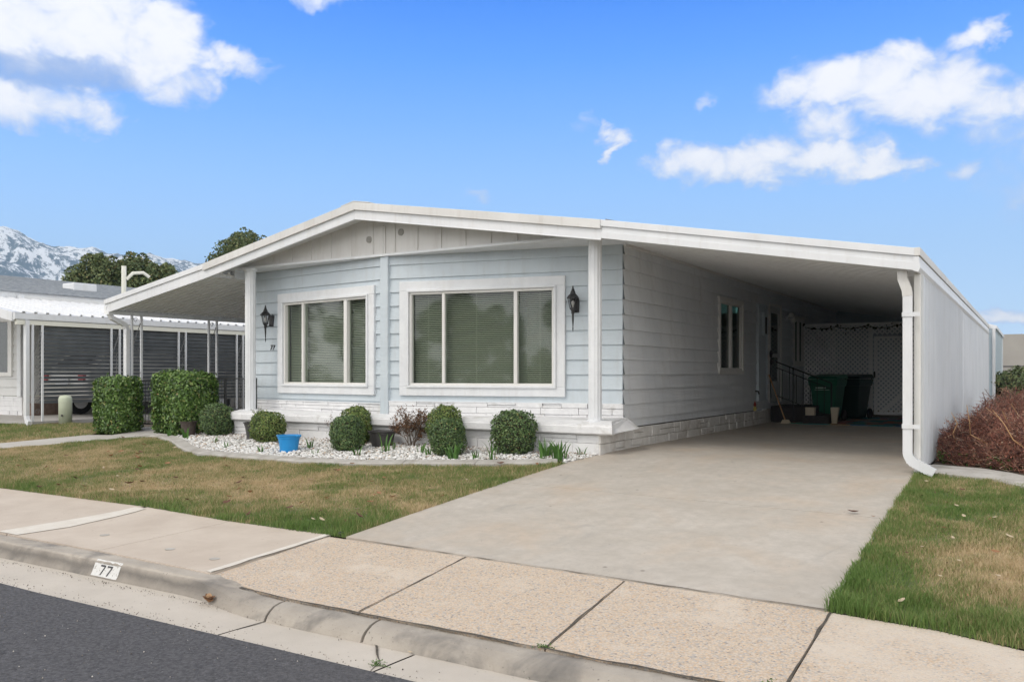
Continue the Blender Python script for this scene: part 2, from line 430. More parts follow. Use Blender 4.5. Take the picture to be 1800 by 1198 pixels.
M['binA'] = mat('dark_green_plastic', (0.012, 0.11, 0.062), 0.45, (0.016, 0.125, 0.07), 4)
M['binB'] = mat('darker_green_plastic', (0.008, 0.026, 0.022), 0.45)
M['lattice'] = mat('lattice_white', (0.88, 0.88, 0.87), 0.6, (0.90, 0.90, 0.89), 3)
M['carpet'] = mat('step_carpet', (0.03, 0.028, 0.028), 0.95, (0.05, 0.045, 0.045), 20)
M['wood'] = mat('broom_wood', (0.42, 0.24, 0.11), 0.6, (0.5, 0.3, 0.15), 9)
M['card'] = mat('cream_card', (0.52, 0.45, 0.34), 0.7)
M['door'] = mat('painted_door', (0.52, 0.53, 0.53), 0.5, (0.56, 0.57, 0.57), 4)
M['screen'] = mat('dark_shade_slat', (0.12, 0.135, 0.15), 0.28, (0.17, 0.185, 0.20), 3)
M['neighwall'] = mat('neighbour_siding', (0.58, 0.58, 0.57), 0.6, (0.63, 0.63, 0.62), 2)
M['greenblind'] = mat('green_window_shade', (0.16, 0.22, 0.16), 0.4)
M['cream'] = mat('cream_fascia', (0.68, 0.67, 0.58), 0.5, (0.72, 0.71, 0.63), 2)
M['scrolliron'] = mat('grey_scroll_iron', (0.10, 0.10, 0.105), 0.5, (0.2, 0.2, 0.2), 40)
M['brick'] = mat('brown_brick', (0.13, 0.09, 0.075), 0.9, (0.2, 0.14, 0.11), 12, bump=0.4)
M['slab'] = mat('slab_concrete', (0.38, 0.365, 0.34), 0.85, (0.44, 0.42, 0.40), 2)
M['carpaint'] = mat('pale_car_paint', (0.62, 0.61, 0.57), 0.25, metallic=0.1)
M['redlens'] = mat('red_lens', (0.40, 0.02, 0.02), 0.2)
M['rubber'] = mat('rubber', (0.02, 0.02, 0.02), 0.8)
M['fencemesh'] = mat('galvanised_wire', (0.10, 0.10, 0.10), 0.5, metallic=0.5)
M['greywall'] = mat('grey_concrete_wall', (0.30, 0.285, 0.265), 0.9, (0.36, 0.345, 0.32), 0.5, bump=0.2)
M['darkpaint'] = mat('curb_black_paint', (0.05, 0.05, 0.055), 0.8)
M['whitepaint'] = mat('curb_white_paint', (0.60, 0.60, 0.59), 0.8, (0.66, 0.66, 0.65), 30, speck=(55, (0.33, 0.31, 0.28), 0.62))
M['numgrey'] = mat('dark_grey_number', (0.05, 0.05, 0.055), 0.5)
M['palemark'] = mat('pale_print', (0.55, 0.62, 0.58), 0.6)
M['fabricred'] = mat('red_figurine', (0.30, 0.05, 0.04), 0.5)
M['yellow'] = mat('yellow_figurine', (0.5, 0.42, 0.12), 0.5)


def rug_mat():
    m = bpy.data.materials.new('woven_rug')
    m.use_nodes = True
    nt = m.node_tree; g = NG(nt)
    b = nt.nodes['Principled BSDF']
    pos = g.n('ShaderNodeTexCoord').outputs['Object']
    vo = g.n('ShaderNodeTexVoronoi', distance='CHEBYCHEV'); g.put(vo.inputs['Vector'], pos); vo.inputs['Scale'].default_value = 3.2
    sp = g.n('ShaderNodeSeparateColor'); g.put(sp.inputs[0], vo.outputs['Color'])
    c = g.ramp(sp.outputs[0], [(0, (0.04, 0.18, 0.19)), (0.3, (0.30, 0.10, 0.08)), (0.5, (0.05, 0.12, 0.20)), (0.7, (0.06, 0.20, 0.14)), (0.85, (0.32, 0.22, 0.12))], 'CONSTANT')
    g.put(b.inputs['Base Color'], c)
    b.inputs['Roughness'].default_value = 0.95
    return m


M['rug'] = rug_mat()


def mountain_mat():
    m = bpy.data.materials.new('snowy_mountain')
    m.use_nodes = True
    nt = m.node_tree; g = NG(nt)
    b = nt.nodes['Principled BSDF']
    geo = g.n('ShaderNodeNewGeometry')
    pos = geo.outputs['Position']
    mp = g.n('ShaderNodeMapping'); g.put(mp.inputs[0], pos); mp.inputs['Scale'].default_value = (0.050, 0.050, 0.014)
    n = g.noise(mp.outputs[0], 1.0, 9, 0.74, 0.25)
    mp2 = g.n('ShaderNodeMapping'); g.put(mp2.inputs[0], pos); mp2.inputs['Scale'].default_value = (0.007, 0.007, 0.005)
    n2 = g.noise(mp2.outputs[0], 1.0, 4, 0.6)
    sep = g.n('ShaderNodeSeparateXYZ'); g.put(sep.inputs[0], pos)
    h = g.map(sep.outputs[2], 180, 420, -0.05, 0.075)
    v = g.m('ADD', g.m('ADD', n, g.m('MULTIPLY', g.m('SUBTRACT', n2, 0.5), 0.55)), h)
    rock = g.ramp(g.noise(mp.outputs[0], 2.5, 5, 0.6), [(0.35, (0.018, 0.04, 0.055)), (0.7, (0.06, 0.08, 0.10))])  # rock tinted blue, distance haze put into its colour
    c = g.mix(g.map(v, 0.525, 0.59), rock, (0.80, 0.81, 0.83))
    g.put(b.inputs['Base Color'], c)
    b.inputs['Roughness'].default_value = 0.9
    return m


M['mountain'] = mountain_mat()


# ------------------------------------------------------------------ mesh helpers
class MB:
    def __init__(self):
        self.v, self.f = [], []

    def add(self, vs, fs):
        o = len(self.v)
        self.v += [tuple(p) for p in vs]
        self.f += [tuple(i + o for i in f) for f in fs]
        return self

    def quad(self, a, b, c, d):
        return self.add([a, b, c, d], [(0, 1, 2, 3)])

    def box(self, x0, x1, y0, y1, z0, z1):
        return self.hexa([(x0, y0, z0), (x1, y0, z0), (x1, y1, z0), (x0, y1, z0), (x0, y0, z1), (x1, y0, z1), (x1, y1, z1), (x0, y1, z1)])

    def hexa(self, p):
        return self.add(p, [(0, 3, 2, 1), (4, 5, 6, 7), (0, 1, 5, 4), (1, 2, 6, 5), (2, 3, 7, 6), (3, 0, 4, 7)])

    def tube(self, pts, r, n=6, cap=True):
        pts = [Vector(p) for p in pts]
        rs = r if isinstance(r, (list, tuple)) else [r] * len(pts)
        rings = []
        up = Vector((0, 0, 1))
        prev = None
        for i, p in enumerate(pts):
            d = (pts[min(i + 1, len(pts) - 1)] - pts[max(i - 1, 0)])
            if d.length < 1e-9: d = Vector((0, 0, 1))
            d.normalize()
            if prev is None:
                a = d.cross(up)
                if a.length < 0.05: a = d.cross(Vector((1, 0, 0)))
                a.normalize()
            else:
                a = prev - d * prev.dot(d)
                if a.length < 1e-6: a = d.cross(up)
                a.normalize()
            prev = a
            b = d.cross(a)
            rings.append([p + (a * math.cos(2 * PI * k / n) + b * math.sin(2 * PI * k / n)) * rs[i] for k in range(n)])
        vs = [q for ring in rings for q in ring]
        fs = []
        for i in range(len(pts) - 1):
            for k in range(n):
                k2 = (k + 1) % n
                fs.append((i * n + k, i * n + k2, (i + 1) * n + k2, (i + 1) * n + k))
        if cap:
            fs.append(tuple(range(n - 1, -1, -1)))
            fs.append(tuple((len(pts) - 1) * n + k for k in range(n)))
        return self.add(vs, fs)

    def lathe(self, cx, cy, prof, n=16, z0=0.0):
        vs, fs = [], []
        for (r, z) in prof:
            for k in range(n):
                a = 2 * PI * k / n
                vs.append((cx + r * math.cos(a), cy + r * math.sin(a), z0 + z))
        for i in range(len(prof) - 1):
            for k in range(n):
                k2 = (k + 1) % n
                fs.append((i * n + k, i * n + k2, (i + 1) * n + k2, (i + 1) * n + k))
        fs.append(tuple(range(n - 1, -1, -1)))
        fs.append(tuple((len(prof) - 1) * n + k for k in range(n)))
        return self.add(vs, fs)

    def prism(self, poly, fn0, fn1):
        """poly: list of 2D pts; fn0, fn1 map (a, b) to 3D for the two ends"""
        n = len(poly)
        vs = [fn0(*p) for p in poly] + [fn1(*p) for p in poly]
        fs = [tuple(range(n - 1, -1, -1)), tuple(range(n, 2 * n))]
        for i in range(n):
            j = (i + 1) % n
            fs.append((i, j, n + j, n + i))
        return self.add(vs, fs)

    def build(self, name, m, parent=None, smooth=False, bevel=0.0):
        me = bpy.data.meshes.new(name)
        me.from_pydata(self.v, [], self.f)
        return finish(me, name, m, parent, smooth, bevel)


def finish(me, name, m, parent=None, smooth=False, bevel=0.0, recalc=True):
    if recalc:
        bm = bmesh.new(); bm.from_mesh(me)
        bmesh.ops.recalc_face_normals(bm, faces=bm.faces)
        bm.to_mesh(me); bm.free()
    me.materials.append(m)
    if smooth:
        for p in me.polygons: p.use_smooth = True
    o = bpy.data.objects.new(name, me)
    col.objects.link(o)
    if parent is not None: par(o, parent)
    if bevel:
        md = o.modifiers.new('bevel', 'BEVEL')
        md.width = bevel; md.segments = 2; md.limit_method = 'ANGLE'; md.angle_limit = math.radians(40)
    return o


def par(o, parent):
    o.parent = parent
    if parent.type == 'EMPTY':
        o.matrix_parent_inverse = Matrix.Translation(-Vector(parent.location))


def raw(name, vs, fs, m, parent=None, smooth=False):
    """fast mesh from numpy arrays: vs (N,3), fs (M,k) with constant k"""
    me = bpy.data.meshes.new(name)
    k = fs.shape[1]
    me.vertices.add(len(vs)); me.vertices.foreach_set('co', np.asarray(vs, dtype=np.float32).ravel())
    me.loops.add(fs.size); me.loops.foreach_set('vertex_index', fs.astype(np.int32).ravel())
    me.polygons.add(len(fs))
    me.polygons.foreach_set('loop_start', np.arange(0, fs.size, k, dtype=np.int32))
    me.polygons.foreach_set('loop_total', np.full(len(fs), k, dtype=np.int32))
    me.update(calc_edges=True)
    return finish(me, name, m, parent, smooth, 0, False)


def tag(o, label=None, cat=None, group=None, kind=None):
    if label: o['label'] = label
    if cat: o['category'] = cat
    if group: o['group'] = group
    if kind: o['kind'] = kind
    return o


def thing(name, label, cat, loc, group=None):
    o = bpy.data.objects.new(name, None)
    o.empty_display_size = 0.2
    col.objects.link(o)
    o.location = loc
    return tag(o, label, cat, group)


def struct(o): return tag(o, kind='structure')


def copy_tree(root, loc, rotz=0.0, label=None, scale=None):
    r = root.copy(); col.objects.link(r); r.location = loc; r.rotation_euler = (0, 0, rotz)
    if scale: r.scale = scale
    if label: r['label'] = label
    for ch in root.children:
        c = ch.copy(); col.objects.link(c); c.parent = r
        for gch in ch.children:
            d = gch.copy(); col.objects.link(d); d.parent = c
    return r


# wall frame: A -> B along the wall seen from outside left to right; outward normal points to the viewer's side
class Wall:
    def __init__(self, A, B):
        self.A = Vector((A[0], A[1])); d = Vector((B[0], B[1])) - self.A
        self.L = d.length; self.e = d.normalized(); self.n = Vector((self.e.y, -self.e.x))

    def p(self, t, o, z):
        q = self.A + self.e * t + self.n * o
        return (q.x, q.y, z)

    def box(self, mb, t0, t1, o0, o1, z0, z1):
        P = self.p
        return mb.hexa([P(t0, o1, z0), P(t1, o1, z0), P(t1, o0, z0), P(t0, o0, z0), P(t0, o1, z1), P(t1, o1, z1), P(t1, o0, z1), P(t0, o0, z1)])

    def frame(self, mb, t0, t1, z0, z1, w, o0, o1):
        self.box(mb, t0, t1, o0, o1, z1 - w, z1)
        self.box(mb, t0, t1, o0, o1, z0, z0 + w)
        self.box(mb, t0, t0 + w, o0, o1, z0 + w, z1 - w)
        self.box(mb, t1 - w, t1, o0, o1, z0 + w, z1 - w)
        return mb


def siding(mb, W, t0, t1, z0, z1, pitch, zs, openings=(), out=0.024, wob=0.0):
    k = math.floor((z0 - zs) / pitch)
    while zs + k * pitch < z1 - 1e-4:
        a, b = zs + k * pitch, zs + (k + 1) * pitch
        ca, cb = max(a, z0), min(b, z1)
        cuts = sorted({ca, cb} | {q for op in openings for q in (op[2], op[3]) if ca < q < cb})
        for i in range(len(cuts) - 1):
            q0, q1 = cuts[i], cuts[i + 1]
            segs = [(t0, t1)]
            for op in openings:
                if op[2] < q1 - 1e-6 and op[3] > q0 + 1e-6:
                    ns = []
                    for s in segs:
                        if op[1] <= s[0] or op[0] >= s[1]: ns.append(s); continue
                        if op[0] > s[0]: ns.append((s[0], op[0]))
                        if op[1] < s[1]: ns.append((op[1], s[1]))
                    segs = ns
            off = lambda q: 0.003 + out * (1 - (q - a) / pitch)
            for s in segs:
                nseg = max(1, int((s[1] - s[0]) / 0.6)) if wob else 1
                for j in range(nseg):
                    u0 = s[0] + (s[1] - s[0]) * j / nseg; u1 = s[0] + (s[1] - s[0]) * (j + 1) / nseg
                    w0 = wob * noise.noise(Vector((u0 * 0.9, k * 0.7, 3))) if wob else 0
                    w1 = wob * noise.noise(Vector((u1 * 0.9, k * 0.7, 3))) if wob else 0
                    mb.quad(W.p(u0, off(q0) + w0, q0), W.p(u1, off(q0) + w1, q0), W.p(u1, off(q1) + w1, q1), W.p(u0, off(q1) + w0, q1))
                    if abs(q0 - a) < 1e-6:
                        mb.quad(W.p(u0, off(q0) + w0, q0), W.p(u1, off(q0) + w1, q0), W.p(u1, -0.01, q0), W.p(u0, -0.01, q0))
        k += 1
    return mb


# ------------------------------------------------------------------ the ground
def zg(y, x=0):
    # front yard rises from the street to the house pad
    pts = [(-60, -0.66), (0, -0.52), (3.3, -0.475), (4.0, -0.375), (5.35, -0.325), (6.5, -0.225), (8.0, -0.105), (9.2, -0.012), (10.0, 0.045), (11, 0.05), (9999, 0.05)]
    if y <= pts[0][0]: return pts[0][1]
    for (a, za), (b, zb) in zip(pts, pts[1:]):
        if y <= b: return za + (zb - za) * (y - a) / (b - a)
    return 0.05


YB = [4.0, 5.35, 6.5, 8.0, 9.2, 10.0, 11.0]


def drape(poly, dz, thick=0.0, name='sheet', m=None, parent=None, zf=None):
    """a polygon laid on the yard's slope"""
    bm = bmesh.new()
    f = bm.faces.new([bm.verts.new((x, y, 0)) for x, y in poly])
    bmesh.ops.triangulate(bm, faces=[f])
    for yb in YB:
        bmesh.ops.bisect_plane(bm, geom=bm.verts[:] + bm.edges[:] + bm.faces[:], plane_co=(0, yb, 0), plane_no=(0, 1, 0))
    bmesh.ops.recalc_face_normals(bm, faces=bm.faces)
    if bm.faces and sum(f.normal.z for f in bm.faces) < 0:
        bmesh.ops.reverse_faces(bm, faces=bm.faces)
    if thick:
        r = bmesh.ops.extrude_face_region(bm, geom=bm.faces[:])
        for v in [g for g in r['geom'] if isinstance(g, bmesh.types.BMVert)]:
            v.co.z += 1
        for v in bm.verts:
            top = v.co.z > 0.5
            z = (zf or zg)(v.co.y)
            v.co.z = z + dz - (0 if top else thick)
    else:
        for v in bm.verts:
            v.co.z = (zf or zg)(v.co.y) + dz
    bmesh.ops.recalc_face_normals(bm, faces=bm.faces)
    me = bpy.data.meshes.new(name)
    bm.to_mesh(me); bm.free()
    return me


def sheet(name, polys, dz, m, thick=0.0, zf=None, parent=None, recalc=False):
    me0 = None
    vs, fs = [], []
    for poly in polys:
        me = drape(poly, dz, thick, zf=zf)
        o = len(vs)
        vs += [tuple(v.co) for v in me.vertices]
        fs += [tuple(i + o for i in p.vertices) for p in me.polygons]
        bpy.data.meshes.remove(me)
    me = bpy.data.meshes.new(name)
    me.from_pydata(vs, [], fs)
    return finish(me, name, m, parent, recalc=False)


def ground():
    mb = MB()
    ys = [-115, -60, 0, 3.0, 3.3, 4.0, 5.35, 6.5, 8.0, 9.2, 10, 11, 60, 1500, 3290]
    xs = [-3490, -60, -30, 10, 40, 1790]
    for i in range(len(xs) - 1):
        for j in range(len(ys) - 1):
            q = [(xs[i], ys[j]), (xs[i + 1], ys[j]), (xs[i + 1], ys[j + 1]), (xs[i], ys[j + 1])]
            mb.quad(*[(x, y, zg(y) - 0.05 - (0.10 if y < 5 else 0)) for x, y in q])
    o = mb.build('ground', M['soil'])
    struct(o)


ground()

# asphalt street with a slightly wavy edge
mb = MB()
n = 120
xa, xb = -60.0, 30.0
for i in range(n):
    x0, x1 = xa + (xb - xa) * i / n, xa + (xb - xa) * (i + 1) / n
    e = lambda x: 3.385 + 0.025 * noise.noise(Vector((x * 1.7, 0, 0))) + 0.012 * noise.noise(Vector((x * 9, 5, 0)))
    mb.quad((x0, -7, -0.50), (x1, -7, -0.50), (x1, 0.5, -0.45), (x0, 0.5, -0.45))
    mb.quad((x0, 0.5, -0.45), (x1, 0.5, -0.45), (x1, e(x1), -0.462), (x0, e(x0), -0.462))
    mb.quad((x0, e(x0), -0.462), (x1, e(x1), -0.462), (x1, e(x1) + 0.012, -0.49), (x0, e(x0) + 0.012, -0.49))
struct(mb.build('street', M['asphalt']))

# gutter pans, in slabs with open joints
mb = MB()
gx = [-60, -30, -18, -11.2, -4.13, -2.93, -0.9, 2.5, 6, 30]
sk = lambda x: 0.0
for a, b in zip(gx, gx[1:]):
    nn = max(1, int((b - a) / 1.5))
    for i in range(nn):
        x0 = a + (b - a) * i / nn + (0.007 if i == 0 else 0); x1 = a + (b - a) * (i + 1) / nn - (0.007 if i == nn - 1 else 0)
        P = [(3.30, -0.474), (3.60, -0.480), (3.80, -0.486), (3.96, -0.488)]
        for (ya, za), (yb, zb) in zip(P, P[1:]):
            mb.quad((x0, ya, za), (x1, ya, za), (x1, yb, zb), (x0, yb, zb))
struct(mb.build('gutter_pan', M['gutter']))


# curb: full height on the left, rolled low across the driveway
def curb_profile(x):
    hi = [(4.16, -0.50), (4.16, -0.372), (4.02, -0.366), (3.992, -0.367), (3.974, -0.380), (3.945, -0.45), (3.915, -0.50)]
    lo = [(4.16 - 0.22, -0.50), (3.94, -0.392), (3.90, -0.394), (3.85, -0.404), (3.81, -0.425), (3.785, -0.452), (3.755, -0.50)]
    t = min(1, max(0, (x + 5.15) / 1.0)); t = t * t * (3 - 2 * t)
    q = [(a[0] + (b[0] - a[0]) * t, a[1] + (b[1] - a[1]) * t) for a, b in zip(hi, lo)]
    j = 0.006
    return [(y + j * noise.noise(Vector((x * 6, k * 3.1, 1))) + 0.004 * noise.noise(Vector((x * 23, k * 3.1, 1))), z + j * 0.8 * noise.noise(Vector((x * 7, k * 2.7, 9))) * (k > 0)) for k, (y, z) in enumerate(q)]


mb = MB()
for a, b in ((-60, -30), (-30, -18), (-18, -11.2), (-11.2, -4.13), (-4.11, -3.33), (-3.31, 0.35), (0.37, 4), (4.02, 30)):
    if a < -12 or b > 1: st = 1.0
    else: st = 0.05
    nn = max(2, int((b - a) / st))
    prev = None
    for i in range(nn + 1):
        x = a + (b - a) * i / nn
        pr = [(x, y, z) for y, z in curb_profile(x)]
        if prev:
            for k in range(len(pr) - 1):
                mb.quad(prev[k], pr[k], pr[k + 1], prev[k + 1])
        else: mb.add(pr, [tuple(range(len(pr)))])
        prev = pr
    mb.add(prev, [tuple(range(len(prev)))])
struct(mb.build('curb', M['curb']))

# sidewalk slabs on the left of the driveway
zs = lambda y: -0.325 - (5.35 - y) * 0.034 if y < 5.35 else -0.325 + (y - 5.35) * 0.087
sx = [-60, -40, -30, -24, -18, -14.6, -11.2, -7.85]
polys = []
for a, b in zip(sx, sx[1:]):
    polys.append([(a + 0.006, 4.17), (b - 0.006, 4.17), (b - 0.006, 5.56), (a + 0.006, 5.56)])
polys.append([(-7.838, 4.17), (-6.482, 4.17), (-6.447, 5.46), (-7.80, 5.56)])
polys.append([(-6.474, 4.17), (-5.06, 4.12), (-5.15, 5.45), (-6.440, 5.46)])
struct(sheet('sidewalk', polys, 0.004, M['sidewalk'], 0.12, zf=zs))
# pale mortar patches along two joints
pm = [[(-8.02, 4.18), (-7.70, 4.18), (-7.60, 4.6), (-7.66, 5.1), (-7.74, 5.5), (-7.92, 5.5), (-7.93, 4.9)],
      [(-11.4, 4.18), (-11.0, 4.2), (-10.9, 5.0), (-11.1, 5.5), (-11.35, 5.4)],
      [(-5.13, 4.14), (-5.055, 4.12), (-5.145, 5.44), (-5.22, 5.44)]]
struct(sheet('sidewalk_patches', pm, 0.009, M['patch'], 0, zf=zs))
# apron slabs of exposed aggregate
za = lambda y: -0.325 - (5.35 - y) * 0.045 if y < 5.35 else -0.325
top = lambda x: 5.43 + (x + 5.09) * (-0.042)
struct(sheet('driveway_apron', [
    [(-5.045, 4.12), (-4.55, 4.02), (-4.1, 3.965), (-3.52, 3.965), (-3.69, top(-3.69)), (-5.135, 5.42)],
    [(-3.508, 3.965), (-2.215, 3.955), (-2.355, top(-2.355)), (-3.678, top(-3.678))],
    [(-2.203, 3.955), (-0.985, 3.955), (-1.02, top(-1.02)), (-2.343, top(-2.343))]], 0.004, M['aggregate'], 0.12, zf=za))
struct(sheet('sidewalk_right', [[(-0.97, 3.955), (0.6, 3.95), (1.6, 3.95), (1.6, 4.75), (0.6, 4.90), (-0.04, 5.06), (-0.45, 5.19), (-1.005, 5.245)],
                                [(1.61, 3.95), (30, 3.95), (30, 4.75), (1.61, 4.75)]], 0.004, M['worn'], 0.12, zf=za))
# driveway slabs
dl = lambda y: -4.96 + (y - 5.43) * 0.033
struct(sheet('driveway', [
    [(-4.96, 5.435), (-1.035, 5.265), (-1.03, 7.62), (dl(7.85), 7.86)],
    [(dl(7.87), 7.872), (-1.03, 7.632), (-1.03, 9.80), (-4.70, 9.80), (-4.80, 9.2)],
    [(-4.70, 9.808), (-1.03, 9.808), (-1.03, 14.5), (-4.70, 14.5)],
    [(-4.70, 14.508), (-1.03, 14.508), (-1.03, 25.6), (-4.70, 25.6)]], 0.012, M['driveway'], 0.12))


def crack(mb, pts, w, zf, dz=0.006):
    """a ragged strip of dirt lying in a joint"""
    P = []
    for (a, b) in zip(pts, pts[1:]):
        nn = max(2, int(math.dist(a, b) / 0.04))
        for i in range(nn):
            P.append((a[0] + (b[0] - a[0]) * i / nn, a[1] + (b[1] - a[1]) * i / nn))
    P.append(pts[-1])
    prev = None
    for i, p in enumerate(P):
        q = P[min(i + 1, len(P) - 1)]; o = P[max(i - 1, 0)]
        d = Vector((q[0] - o[0], q[1] - o[1])).normalized(); nn = Vector((-d.y, d.x))
        j = 0.016 * noise.noise(Vector((p[0] * 5, p[1] * 5, 2)))
        ww = w * (0.45 + 1.5 * max(0, noise.noise(Vector((p[0] * 3.3, p[1] * 3.3, 7))) + 0.3))
        c = Vector(p) + nn * j
        A, B = c + nn * ww / 2, c - nn * ww / 2
        cur = ((A.x, A.y, zf(A.y) + dz), (B.x, B.y, zf(B.y) + dz))
        if prev: mb.quad(prev[0], cur[0], cur[1], prev[1])
        prev = cur
    return mb


mb = MB()
crack(mb, [(-4.6, 3.99), (-4.1, 3.95), (-3.3, 3.945), (-2.2, 3.945), (-1.0, 3.945), (1.5, 3.945)], 0.022, za, 0.010)
crack(mb, [(-3.68, 5.36), (-3.515, 3.97)], 0.009, za, 0.008)
crack(mb, [(-2.35, 5.3), (-2.21, 3.97)], 0.010, za, 0.008)
crack(mb, [(-1.012, 5.24), (-0.978, 3.97)], 0.013, za, 0.008)
crack(mb, [(-5.06, 4.13), (-5.14, 5.42)], 0.010, zs, 0.0115)
crack(mb, [(-4.93, 5.435), (-3.68, 5.385), (-1.03, 5.258)], 0.010, lambda y: -0.321, 0.008)
struct(mb.build('joint_dirt', M['crack']))
mb = MB()
crack(mb, [(-4.13, 3.38), (-4.12, 3.88)], 0.014, lambda y: -0.483, 0.004)
crack(mb, [(-2.93, 3.36), (-3.0, 3.55), (-3.2, 3.76)], 0.012, lambda y: -0.478, 0.003)
struct(mb.build('gutter_joint_dirt', M['crack']))

# lawns: turf sheet plus blades
lawnL = [(-14.95, 5.565), (-7.82, 5.565), (-6.45, 5.465), (-5.10, 5.452), (-4.97, 5.43), (-4.80, 9.13), (-5.24, 8.83), (-5.76, 8.62), (-6.4, 8.45), (-7.17, 8.16), (-8.23, 8.03), (-9.25, 8.02), (-10.13, 8.03), (-10.83, 8.28), (-11.84, 8.84), (-12.6, 9.14), (-13.08, 9.08), (-14.2, 7.45)]
lawnN = [(-60, 5.565), (-15.75, 5.565), (-15.0, 7.75), (-14.35, 9.0), (-14.6, 10.2), (-16.3, 10.4), (-17.0, 9.75), (-20.0, 9.3), (-60, 9.3)]
lawnR = [(-1.02, 5.27), (-0.46, 5.20), (-0.04, 5.08), (0.6, 4.92), (1.6, 4.77), (30, 4.77), (30, 9.0), (0.1, 9.2), (-0.38, 9.58), (-1.02, 9.76)]
struct(sheet('lawn_soil', [lawnL], 0.004, M['turf']))
struct(sheet('lawn_soil', [lawnN, [(-60, 9.3), (-20, 9.3), (-20, 60), (-60, 60)]], 0.004, M['turf']))
struct(sheet('lawn_soil', [lawnR, [(0.5, 10.4), (30, 10.4), (30, 60), (0.5, 60)]], 0.004, M['turf']))
# front path
pathp = [(-15.74, 5.56), (-14.97, 5.56), (-14.22, 7.46), (-13.12, 9.09), (-12.62, 9.16), (-12.9, 9.5), (-13.1, 10.3), (-13.1, 16), (-14.4, 16), (-14.4, 9.9), (-13.85, 9.85), (-13.82, 9.15), (-14.32, 9.02), (-15.0, 7.78)]
struct(sheet('path', [pathp], 0.010, M['path'], 0.08))


def inside(poly, x, y):
    c = np.zeros(len(x), bool)
    j = len(poly) - 1
    for i in range(len(poly)):
        xi, yi = poly[i]; xj, yj = poly[j]
        if yi != yj:
            c ^= ((yi > y) != (yj > y)) & (x < (xj - xi) * (y - yi) / (yj - yi) + xi)
        j = i
    return c


ZY = np.array([p for p in [-60, 0, 3.3, 4.0, 5.35, 6.5, 8.0, 9.2, 10.0, 11, 9999]])
ZZ = np.array([zg(v) for v in ZY])


def blades(name, poly, bounds, N, h0, h1, w, label, tallfn=None):
    x = nrng.uniform(bounds[0], bounds[1], N); y = nrng.uniform(bounds[2], bounds[3], N)
    k = inside(poly, x, y); x, y = x[k], y[k]; n = len(x)
    z = np.interp(y, ZY, ZZ) + 0.002
    clump = 0.5 + 0.25 * (np.sin(x * 9 + 3 * np.sin(y * 5)) + np.sin(y * 11 + 2 * np.sin(x * 7))) + nrng.normal(0, .08, n)
    h = nrng.uniform(h0, h1, n) * (0.62 + 0.75 * clump)
    keep = nrng.random(n) < 0.62 + 0.5 * clump
    x, y, z, h = x[keep], y[keep], z[keep], h[keep]; n = len(x)
    if tallfn is not None: h = h * tallfn(x, y)
    a = nrng.uniform(0, 2 * PI, n); lean = nrng.uniform(0.1, 0.75, n) * h; la = nrng.uniform(0, 2 * PI, n)
    ww = w * nrng.uniform(0.6, 1.2, n)
    dx, dy = np.cos(a) * ww / 2, np.sin(a) * ww / 2
    lx, ly = np.cos(la) * lean, np.sin(la) * lean
    V = np.empty((n, 5, 3))
    V[:, 0] = np.c_[x - dx, y - dy, z]; V[:, 1] = np.c_[x + dx, y + dy, z]
    V[:, 2] = np.c_[x + dx * .8 + lx * .35, y + dy * .8 + ly * .35, z + h * .6]
    V[:, 3] = np.c_[x - dx * .8 + lx * .35, y - dy * .8 + ly * .35, z + h * .6]
    V[:, 4] = np.c_[x + lx, y + ly, z + h]
    b = np.arange(n)[:, None] * 5
    F = np.concatenate([b + [0, 1, 2], b + [0, 2, 3], b + [3, 2, 4]])
    o = raw(name, V.reshape(-1, 3), F, M['blades'])
    return tag(o, label, 'grass', kind='stuff')


def tallL(x, y):
    return 0.75 + 0.5 * np.clip((6.1 - y) / 0.5, 0, 1) + 0.4 * np.clip((x + 5.25) / 0.3, 0, 1) * (x < -4)


def tallR(x, y):
    fr = np.clip((5.9 - y) / 0.6, 0, 1)
    return 0.75 + 0.6 * fr + 0.3 * np.clip((-0.8 - x) / 0.2, 0, 1)


lawnLb = lawnL[:0] + [(-14.97, 5.55), (-7.82, 5.55), (-6.45, 5.45), (-4.97, 5.42), (-4.79, 9.13)] + lawnL[6:]
blades('grass', lawnLb, (-15, -4.8, 5.4, 9.2), 270000, 0.024, 0.056, 0.005, 'patchy green and tan front lawn between the white gravel bed and the sidewalk', tallL)
blades('grass', lawnN, (-22, -14.3, 5.5, 10.4), 90000, 0.03, 0.055, 0.008, 'dry patchy lawn on the far side of the narrow path')
lawnRb = [(-1.05, 5.24), (-0.46, 5.17), (-0.04, 5.05), (0.6, 4.90), (1.6, 4.75), (3, 4.75), (3, 9.0), (0.1, 9.25), (-0.38, 9.60), (-1.04, 9.76)]
blades('grass', lawnRb, (-1.1, 1.2, 4.7, 9.8), 130000, 0.03, 0.06, 0.0045, 'strip of green and tan grass along the right edge of the driveway', tallR)

# gravel bed
bed_in = [(-12.35, 9.35), (-12.12, 9.16), (-11.49, 8.84), (-10.6, 8.42), (-9.45, 8.26), (-8.5, 8.32), (-7.4, 8.44), (-6.58, 8.70), (-5.94, 8.91), (-5.4, 9.12), (-4.93, 9.23), (-4.83, 9.12), (-4.72, 9.62), (-4.72, 9.85), (-11.3, 9.92), (-12.0, 10.2)]
struct(sheet('planting_bed', [bed_in], 0.008, M['gravelbase']))


